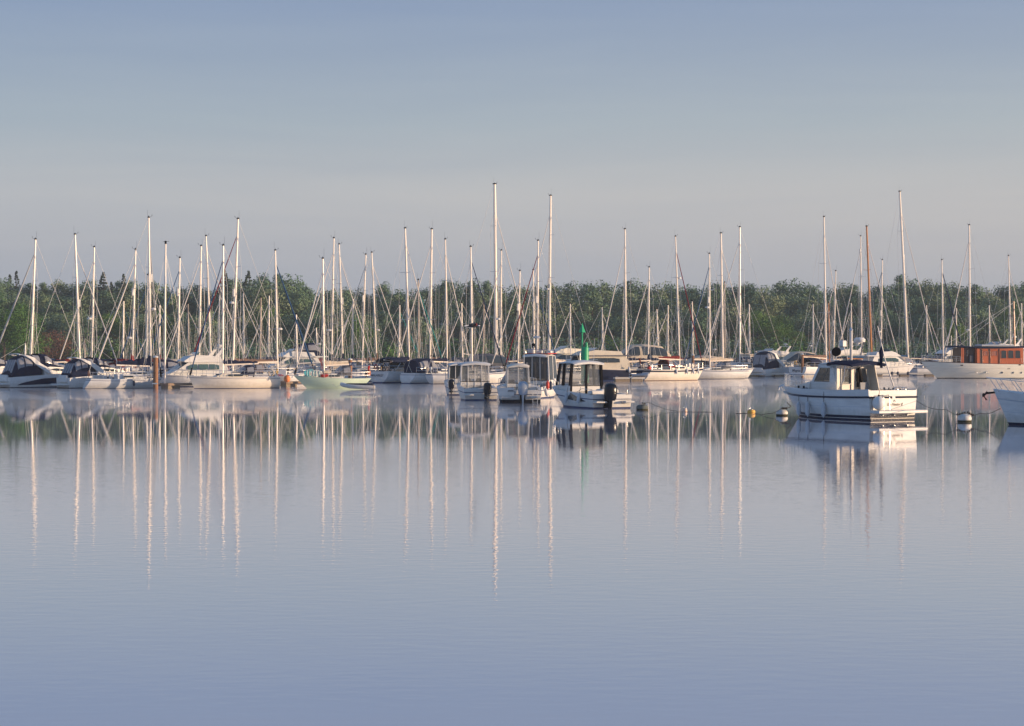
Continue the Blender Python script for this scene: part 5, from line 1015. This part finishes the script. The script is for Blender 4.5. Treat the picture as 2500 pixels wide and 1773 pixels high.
# ================================================================== the other masts
S = [
 # label, top x, top y, base x, dir, L, options
 ('leftmost tall masted yacht with grey furled headsail sloping left', 86.6, 585, 74, 212, -1, 10.5, dict(furl='furlgrey', jr=.10, mr=.1)),
 ('yacht with second mast from the left and white radar reflector', 183, 573, 196, 216, 1, 10.5, dict(furl='furlw', refl=.5, mr=.1, cover='cred')),
 ('yacht with slim third mast from the left carrying a radome', 230, 604, 223.5, 219, -1, 9.5, dict(radome=.42, cover='cnavy')),
 ('yacht with red sail cover and radome beside the dark conifer', 331, 610, 322, 214, -1, 9.5, dict(radome=.28, refl=.66, cover='credb', jr=.08, collar=True)),
 ('yacht whose thin mast hides behind the tallest left hand mast', 361, 672, 357, 226, -1, 8.5, dict(furl='furlblue', cover='cred')),
 ('yacht with blue furled headsail and short mast left of the flybridge yacht', 439, 630, 434, 222, -1, 9., dict(furl='furlblue', refl=.7)),
 ('yacht with long pale headsail crossing in front of the flybridge yacht mast', 491, 601, 486, 225, -1, 10, dict()),
 ('yacht mast standing over the flybridge yacht radar arch', 503, 577, 516.5, 226, 1, 10.5, dict(cover='cgrey')),
 ('tall masted yacht with dark red furled headsail behind the cream racing yacht', 581, 535, 568, 212, -1, 11.5, dict(furl='furlred', cover='cbrown', refl=.52, radome=.45, boom=.42, mr=.105)),
 ('yacht with short bare brown mast left of the blue headsail', 637, 727, 635, 224, 1, 7.5, dict(mast='mastbrown', nofurl=True, cover='cbrown')),
 ('yacht with deep blue furled headsail leaning right', 672, 612, 678, 222, 1, 10, dict(furl='furlblue', jr=.085, radome=.35)),
 ('small ketch mizzen post with wind generator beside the blue headsail', 723, 768, 725, 215, -1, 7, dict(mast='mastg', nofurl=True, cover=None, spr=1)),
 ('yacht with tall slim mast right of the pale green yacht mast', 815, 582, 809, 232, -1, 10.5, dict(cover='cgrey', radome=.3)),
 ('yacht with navy cover stacked up its mast near the orange brown pile', 828, 597, 838, 240, 1, 9.5, dict(furl='furlw', cover='cnavy', refl=.55, collar=True)),
 ('yacht with white reflector high on its mast left of the MALARKEY stern', 893, 622, 883.5, 250, -1, 9.5, dict(refl=.62, cover='cbrown')),
 ('yacht with mast rising straight above the MALARKEY transom', 907.5, 617, 921, 247, 1, 10, dict(cover='cbrown', radome=.33)),
 ('yacht with thin brown mast behind the navy cockpit tent', 1021, 684, 1022.5, 246, 1, 8.5, dict(mast='mastbrown', furl='furlteal', cover='cgrey')),
 ('yacht with thick white mast over the navy cockpit tent', 1054, 560, 1049.5, 244, -1, 11, dict(mr=.12, cover='cbrown')),
 ('yacht with navy furled headsail next to the flying duck', 1149, 603, 1153, 226, 1, 9.5, dict(furl='furlnavy', cover=None, mr=.095)),
 ('biggest yacht of the marina with the tallest mast and raised cream boom', 1207.5, 450, 1211.6, 262, 1, 13.5, dict(mr=.185, spr=3, cover=None, boom=.34, bl=.55, fr=.86, fb=1.6)),
 ('yacht with mast close on the right of the tallest mast', 1224, 612, 1222, 224, -1, 9.5, dict(radome=.42)),
 ('yacht with short mast between the tallest mast and dark red headsail', 1269, 662, 1264.5, 232, -1, 8.5, dict(refl=.64, cover='cgrey')),
 ('yacht with dark red furled headsail above the fishing boat', 1313.6, 588, 1312, 228, -1, 10, dict(furl='furlred', refl=.55, cover='cbeige')),
 ('yacht with thin mast just left of the dark red headsail mast', 1301.7, 660, 1304.5, 236, 1, 8.5, dict(furl='furlblue')),
 ('yacht with the second tallest mast, thick and white', 1344, 478, 1340.5, 262, -1, 13, dict(mr=.15, spr=3, radome=.45, refl=.5, cover='cbeige')),
 ('yacht with mid height mast right of the white hooded cruiser', 1584.8, 653, 1582.4, 262, -1, 9, dict(cover='cnavy', mast='mastw')),
 ('little yacht with very short mast and black ball at its foot', 1603.5, 755, 1608, 268, 1, 7.5, dict(nofurl=True, spr=1)),
 ('yacht with blue furled headsail crossing the dark red one', 1731.7, 620, 1733.4, 262, -1, 9.5, dict(furl='furlblue', refl=.6, radome=.53, cover='cbeige')),
 ('yacht with thick pale mast left of the long white yacht', 1760, 570, 1765, 268, 1, 11, dict(mr=.12, cover='cbeige', boom=.4)),
 ('yacht with thin brown mast right behind the thick pale mast', 1769, 690, 1769.5, 282, -1, 8.5, dict(mast='mastbrown', cover='cgrey')),
 ('yacht with slim mast right of the launch radar post', 2040.4, 662, 2034.5, 312, -1, 9.5, dict(refl=.45)),
 ('ketch with low wooden mizzen beside the Magma yacht mast', 2022.8, 740, 2025.5, 302, 1, 9, dict(mast='mastwood', nofurl=True, cover=None, spr=1)),
 ('yacht with white reflector at the masthead behind the launch', 2101, 577, 2104.4, 302, -1, 11.5, dict(refl=.88, cover='cgrey')),
 ('classic yacht with tall varnished wooden mast', 2115.8, 553, 2128.8, 300, 1, 12, dict(mast='mastwood', mr=.13, cover='cblue')),
 ('yacht with navy furled headsail just right of the wooden mast', 2154, 635, 2150.5, 306, -1, 10, dict(furl='furlnavy', refl=.5, radome=.32)),
 ('large yacht with the tallest mast on the right and white boom', 2196.5, 468, 2217.4, 296, 1, 14, dict(mr=.16, spr=3, refl=.62, cover='cblue', boom=.38)),
 ('yacht with navy furled headsail left of the wooden deckhouse', 2299.5, 635, 2303, 300, 1, 10, dict(furl='furlnavy', jr=.09)),
 ('yacht with white mast behind the middle of the wooden yacht roof', 2366, 550, 2368.6, 300, -1, 12, dict(mr=.12, radome=.25, jr=.08)),
 ('yacht with mast above the right end of the wooden deckhouse', 2462, 625, 2468.6, 304, 1, 10, dict(cover='cgrey')),
 # the crowd behind: only their masts and rigging show
 ('far yacht with short mast above the left cruiser canopies', 62, 838, 60, 240, 1, 7.5, dict(minimal=True, spr=1, nofurl=True, mast='mastg')),
 ('far yacht with low mast between the second and third masts', 206, 826, 207, 236, -1, 7.5, dict(minimal=True, spr=1, nofurl=True, mast='mastbrown')),
 ('far yacht with thin mast between the dark conifer masts', 302, 735, 300, 244, 1, 8.5, dict(minimal=True, furl='furlblue')),
 ('far yacht with thin mast left of the white pontoon pole', 390, 745, 389, 246, -1, 8.5, dict(minimal=True, cover='cred')),
 ('far yacht seen between the flybridge yacht masts', 459, 742, 461, 248, 1, 8.5, dict(minimal=True, mast='mastbrown')),
 ('far yacht with thin mast left of the dark red headsail', 536, 720, 533, 250, -1, 8.5, dict(minimal=True)),
 ('far yacht with thin mast right of the dark red headsail mast', 594, 716, 596, 246, 1, 9, dict(minimal=True)),
 ('far yacht with mast between the short bare mast and blue headsail mast', 657, 722, 655, 252, -1, 8.5, dict(minimal=True, mast='mastg')),
 ('far yacht with radar gantry left of the pale green yacht mast', 772, 800, 775, 236, 1, 7.5, dict(minimal=True, radome=.6, spr=1, mast='mastg')),
 ('far yacht with mast between the two masts over the orange brown pile', 862, 730, 860, 250, -1, 8.5, dict(minimal=True)),
 ('far yacht with thin mast left of the thick white mast', 976, 745, 974, 258, 1, 8.5, dict(minimal=True, furl='furlteal')),
 ('far yacht with thin mast under the flying duck', 1127, 740, 1129, 256, -1, 8.5, dict(minimal=True)),
 ('far yacht with thin mast left of the tallest mast', 1181, 735, 1180, 254, 1, 8.5, dict(minimal=True, mast='mastbrown')),
 ('far yacht with thin mast left of the green beacon', 1392, 742, 1393, 262, -1, 8.5, dict(minimal=True, mast='mastg')),
 ('far yacht with thin mast right of the green beacon', 1470, 750, 1472, 275, 1, 8.5, dict(minimal=True)),
 ('far yacht with thin mast between the hooded cruisers', 1631, 745, 1630, 285, -1, 8.5, dict(minimal=True, cover='cred')),
 ('far yacht with thin mast right of the navy striped yacht mast', 1690, 736, 1692, 288, 1, 8.5, dict(minimal=True)),
 ('far yacht with thin mast right of the long white yacht mast', 1829, 742, 1831, 300, -1, 8.5, dict(minimal=True)),
 ('far yacht with thin mast left of the Magma yacht mast', 1985, 742, 1984, 318, 1, 9, dict(minimal=True, mast='mastg')),
 ('far yacht with thin mast left of the varnished wooden mast', 2078, 740, 2080, 322, -1, 9, dict(minimal=True)),
 ('far yacht with thin mast right of the tallest right hand mast', 2262, 745, 2264, 322, 1, 9, dict(minimal=True)),
 ('far yacht with thin mast between the two masts above the wooden yacht', 2335, 752, 2334, 325, -1, 9, dict(minimal=True)),
 ('far yacht with thin mast right of the white roof mast', 2415, 745, 2417, 325, 1, 9, dict(minimal=True)),
 ('far yacht with the rightmost thin mast of the photo', 2494, 740, 2495, 325, -1, 9, dict(minimal=True)),
]
sr = random.Random(8)
for lb, tx, ty, bx, D, d_, L_, kw in S:
    kw.setdefault('spray', sr.choice(['cnavy', 'cnavy', 'cgrey', 'cblue', 'cbeige', 'cred', 'cbrown']))
    if sr.random() < .3: kw.setdefault('tent', kw['spray'])
    sailboat(lb, tx, ty, bx, D, d_, L_, **kw)

# ================================================================== pontoons, piles, poles
def finger(lb, px, D, h, L=10, W=1.3, edge='planks'):
    X = PX(px, D); r = root('finger_pontoon', lb, 'pontoon', (X, D, 0), h, 'finger pontoons')
    MB().box((L / 2, 0, .47), (L, W, .09)).build('deck', 'planks', r); MB().box((L / 2, W / 2 + .03, .40), (L, .06, .2)).box((L / 2, -W / 2 - .03, .40), (L, .06, .2)).box((-.03, 0, .40), (.06, W, .2)).build('edging', edge, r)
    for x in (.7, L * .5, L - .9): MB().rbox((x, 0, .12), (1.3, W * .82, .5), .08).build('float', 'float', r)
    for x in (.35, 3.2): MB().tube([(x - .15, W / 2 - .15, .53), (x - .1, W / 2 - .15, .6), (x + .1, W / 2 - .15, .6), (x + .15, W / 2 - .15, .53)], .03, 5).build('cleat', 'steel', r)
    return r
def pile(lb, px, D, yt_, m='pile', rr=.17, cap=True):
    X = PX(px, D); z = PZ(yt_, D); r = root('mooring_pile', lb, 'mooring pile', (X, D, 0), 0, 'timber mooring piles')
    MB().lathe((0, 0, -.6), [(rr * 1.05, 0), (rr, .8), (rr * .98, z + .4), (rr * .9, z + .58), (0, z + .6)], 10).build('post', m, r)
    if cap: MB().lathe((0, 0, z), [(rr * 1.1, 0), (rr * 1.12, .08), (.03, .2)], 10).build('cap', 'white' if m == 'pile' else 'black', r)
    MB().box((-.05, -rr - .03, .5), (.5, .12, .12)).build('pile_guide', 'steel', r)
    return r
finger('short pontoon end by the white pole and timber pile', 400, 197, R(34), 9, 1.9)
finger('pontoon end between the cream and pale green yachts', 690, 208, R(34), 9, 1.5)
finger('pontoon end behind the wheelhouse boats, right of the navy tent', 1072, 243, R(40), 9, 1.9)
finger('narrow pale pontoon along the navy motor yacht stern', 1500, 241.5, R(10), 3.6, .8, 'floatw')
finger('white edged pontoon around the grey pile', 1762, 283, R(8), 9, 1.0, 'floatw')
finger('pontoon running behind the Sea Hunter launch', 2130, 288, R(4), 9, 1.0, 'floatw')
finger('pontoon beneath the bow of the navy motor yacht', 1330, 237, R(6), 6, .9, 'floatw')
pile('brown timber pile with white cap in front of the flybridge yacht', 380, 196, 873, 'pile', .24)
pile('orange brown pile with sign rising behind the pale green yacht', 855, 207, 879, 'pile', .2)
pile('grey pile standing by the white edged pontoon', 1776, 281.5, 874, 'pilegrey', .24)
pile('orange brown pile behind the navy striped yacht foredeck', 1692, 272, 868, 'pile', .18)
pile('slim orange brown pile beside the Magma yacht', 1959, 281, 866, 'pile', .17)
pile('dark pile among the masts behind the dinghy', 1610, 276, 866, 'pile', .16)
pile('pale grey pile behind the launch stern', 2146, 290, 880, 'pilegrey', .24)
pile('thin white post at the end of the pale pontoon', 1540, 240.5, 918, 'pilegrey', .12)
sg_ = root('pile_sign', 'small blue and white sign on the orange brown pile', 'sign', (PX(856, 206.7), 206.7, PZ(889, 206.7))); MB().rbox((0, 0, 0), (.32, .03, .34), .02).build('panel', 'blue', sg_); MB().box((0, -.02, .02), (.16, .012, .2)).build('symbol', 'white', sg_)
pl = root('white_pole', 'tall white pole standing on the end of the short pontoon', 'pole', (PX(402.5, 196.8), 196.8, .5))
MB().tube([(0, 0, 0), (.02, 0, 7), (.07, 0, PZ(594, 199.2) - .5)], [.1, .095, .07], 10).build('shaft', 'mastw', pl); MB().tube([(.07, 0, 13.4), (.07, 0, PZ(594, 199.2) - .4)], .1, 8).tube([(-.2, 0, 13.6), (.4, 0, 13.65)], .015, 4).build('truck', 'black', pl)
MB().tube([(.03, 0, 9.5), (.03, 0, 10.3)], .12, 8).build('radar_reflector', 'white', pl)
wr_ = MB()
for a in ((2.6, 1.5), (-2.6, 1.5), (1.2, 3.5)): wr_.tube([(.06, 0, 12.6), (a[0], a[1], .2)], .013, 4)
wr_.build('stay', 'wire', pl)
lb_ = root('lifebuoy', 'pale yellow lifebuoy hanging right of the cream racing yacht', 'lifebuoy', (PX(662, 207), 207, PZ(911, 207))); MB().tube([(.26 * math.cos(a * .4488), 0, .33 * math.sin(a * .4488)) for a in range(15)], .085, 8).build('ring', 'cbeige', lb_); MB().tube([(0, .06, -1.0), (0, .06, .45)], .03, 5).build('stand', 'steel', lb_)
sb_ = root('dock_box', 'white dock locker with red scribble between the two near yachts', 'dock locker', (PX(686, 209), 209, .52)); MB().rbox((0, 0, .55), (1.15, .6, 1.1), .05).build('locker', 'white', sb_); MB().tube([(-.3, -.32, .62), (-.15, -.32, .75), (-.1, -.32, .55), (.08, -.32, .72), (.12, -.32, .55), (.3, -.32, .62)], .03, 4).build('red_marking', 'flagred', sb_); MB().rbox((-.75, -.1, .45), (.35, .4, .6), .08).build('bin', 'cgrey', sb_)
ballf('orange ball fender right of the white dock locker', PX(701, 206), 206, PZ(925, 206), .34, 'orange', .3)

# ================================================================== buoys and ropes
def buoy(lb, px, yw, rr, hgt, m='buoyw', low='weed', nm='mooring_buoy', flat=.9, cat='mooring buoy'):
    D = DW(yw); r = root(nm, lb, cat, (PX(px, D), D, 0))
    MB().lathe((0, 0, 0), [(rr * .9, hgt * .22), (rr * .99, hgt * .36), (rr * .97, hgt * .6), (rr * .8, hgt * .85), (rr * .5, hgt * .97), (.06, hgt)], 22).build('body', m, r)
    MB().lathe((0, 0, -.25), [(rr * .6, 0), (rr * .93, .12), (rr * .96, .25 + hgt * .22), (rr * .88, .25 + hgt * .26)], 22).build('waterline_band', low, r)
    MB().tube([(.09 * math.cos(a * .5236) , 0, hgt + .06 + .08 * math.sin(a * .5236)) for a in range(13)], .018, 5).build('ring', 'steel', r)
    return r, Vector((PX(px, D), D, hgt + .08))
b1, B1 = buoy('weedy dark buoy touching the stern of the nearest wheelhouse boat', 1568, 1002, .38, .36, 'mossy')
b2, B2 = buoy('small faded peach float in the open water', 1672.5, 1006, .13, .22, 'peach', 'peach', 'pickup_float', cat='float')
b3, B3 = buoy('small yellow float left of the white mooring buoy', 1834, 1010, .24, .24, 'yellow', 'yellow', 'pickup_float', cat='float')
b4, B4 = buoy('white mooring buoy under the bow of the Sea Hunter launch', 1909, 1015, .34, .34)
b5, B5 = buoy('large white buoy with dark weedy waterline at right', 2355, 1031, .36, .42)
def rope(lb, pts, sag=.15, rr=.014, m='rope', n=14, knots=0):
    P = []; pts = [Vector(q) for q in pts]; kr = random.Random(len(lb))
    for k in range(len(pts) - 1):       # smooth path through the given points, a little irregular
        a, b = pts[k], pts[k + 1]; a0 = pts[k - 1] if k else a * 2 - b; b1 = pts[k + 2] if k + 2 < len(pts) else b * 2 - a
        for i in range(n):
            t = i / n; c = .5 * ((2 * a) + (b - a0) * t + (2 * a0 - 5 * a + 4 * b - b1) * t * t + (3 * a - a0 - 3 * b + b1) * t ** 3)
            P.append(c - Z3 * (sag * math.sin(math.pi * t) + kr.uniform(-.008, .008)))
    P.append(Vector(pts[-1])); P = [Vector((p.x, p.y, max(p.z, .015))) for p in P]; o_ = P[0].copy()
    mb = MB().tube([p - o_ for p in P], rr, 5)
    if knots:
        kr = random.Random(3)
        for i in range(knots): q = P[int((len(P) - 1) * (.02 + .28 * i / knots))] - o_; mb.tube([q + Vector((0, 0, -.05)), q + Vector((.03, 0, .05))], .035 + .02 * kr.random(), 5)
    return thing(mb, 'mooring_rope', m, lb, 'mooring rope', o_)
rope('dark mooring rope from the Sea Hunter bow to the white buoy', [B4, B4 + Vector((.5, 0, .12)), world(SH, (4.1, .12, .75))], .05, .02, knots=5)
rope('thin rope trailing from the white buoy to the yellow float', [B4, B4 + Vector((-.8, -.1, -.3)), Vector((B3.x, B3.y - .05, .06)), B3 + Vector((-.9, -.1, -.3))], .05, .014)
rope('thin rope from the weedy buoy across to the peach float', [B1, B1 + Vector((.4, 0, .05)), Vector((PX(1662, 122.6), 122.6, .04)), Vector((PX(1738, 122), 122, .02))], .1, .011, knots=4)
rope('heavy rope rising left from the large buoy to the launch stern', [B5, B5 + Vector((-.9, .3, .15)), world(SH, (-4.6, -1.65, 1.0))], .16, .013, knots=4)
rope('heavy rope from the large buoy to the right edge cruiser bow', [B5 + Vector((.15, 0, 0)), B5 + Vector((.8, 0, -.04)), world(HB, (3.3, .1, .8))], .1, .014, knots=4)

rope('pale mooring line across the transom of the grey white wheelhouse boat', [(PX(1145, 150), 150.2, 1.0), (PX(1170, 149.6), 149.6, .55), (PX(1205, 149.2), 149.2, .05)], .02, .012, 'ropew')
rope('dark mooring lines looped over the white fishing boat stern', [(PX(1300, 152), 152, 1.15), (PX(1322, 152), 151.5, 1.0), (PX(1334, 150), 150.5, .9), (PX(1345, 150), 150, .05)], .04, .012)
# ================================================================== the duck in flight
D_ = 112.; bd = root('flying_duck', 'dark duck in flight with pale tail low over the masts', 'bird', (PX(1154, D_), D_, PZ(795, D_)), R(4))
body = MB()
prof = [(-.36, .0, .01), (-.28, .0, .045), (-.12, -.01, .085), (.04, -.02, .10), (.18, -.01, .08), (.25, .015, .05), (.31, .035, .045), (.36, .04, .048), (.40, .035, .035), (.44, .028, .012)]
body.loft([[Vector((x, q * 1.0 * math.cos(a), z + q * math.sin(a))) for a in [k * math.pi / 5 for k in range(10)]] for x, z, q in prof])
body.loft([[Vector((x, y, z)) for x, z in ((xc - w_, z_ - .006), (xc + w_, z_ - .006), (xc + w_ * .8, z_ + .012), (xc - w_, z_ + .008))] for y, xc, w_, z_ in ((.06, .1, .12, .04), (.25, .06, .10, .13), (.45, .0, .07, .10), (.62, -.07, .02, .05))])
body.loft([[Vector((x, y, z)) for x, z in ((xc - w_, z_ - .006), (xc + w_, z_ - .006), (xc + w_ * .8, z_ + .012), (xc - w_, z_ + .008))] for y, xc, w_, z_ in ((-.06, .1, .12, .04), (-.25, .06, .10, .11), (-.45, .0, .07, .07), (-.62, -.07, .02, .0))][::-1])
body.build('body', 'bird', bd)
MB().loft([[Vector((x, w_ * y, z + .01 * abs(y))) for y in (-1, 0, 1)] + [Vector((x, w_ * y, z - .03)) for y in (1, 0, -1)] for x, w_, z in ((-.22, .07, .03), (-.36, .11, .0), (-.46, .12, -.02))]).build('tail', 'birdw', bd)
MB().ell((.17, -.03, .05), (.09, .08, .09), 10, 7).build('breast_patch', 'birdr', bd); MB().ell((.33, -.02, .0), (.07, .055, .035), 8, 6).build('cheek_patch', 'birdw', bd)
MB().tube([(.1, -.03, -.06), (.16, -.04, -.16), (.2, -.04, -.18)], .012, 5).tube([(.04, .03, -.06), (.1, .04, -.15), (.14, .04, -.17)], .012, 5).build('feet', 'ropew', bd)
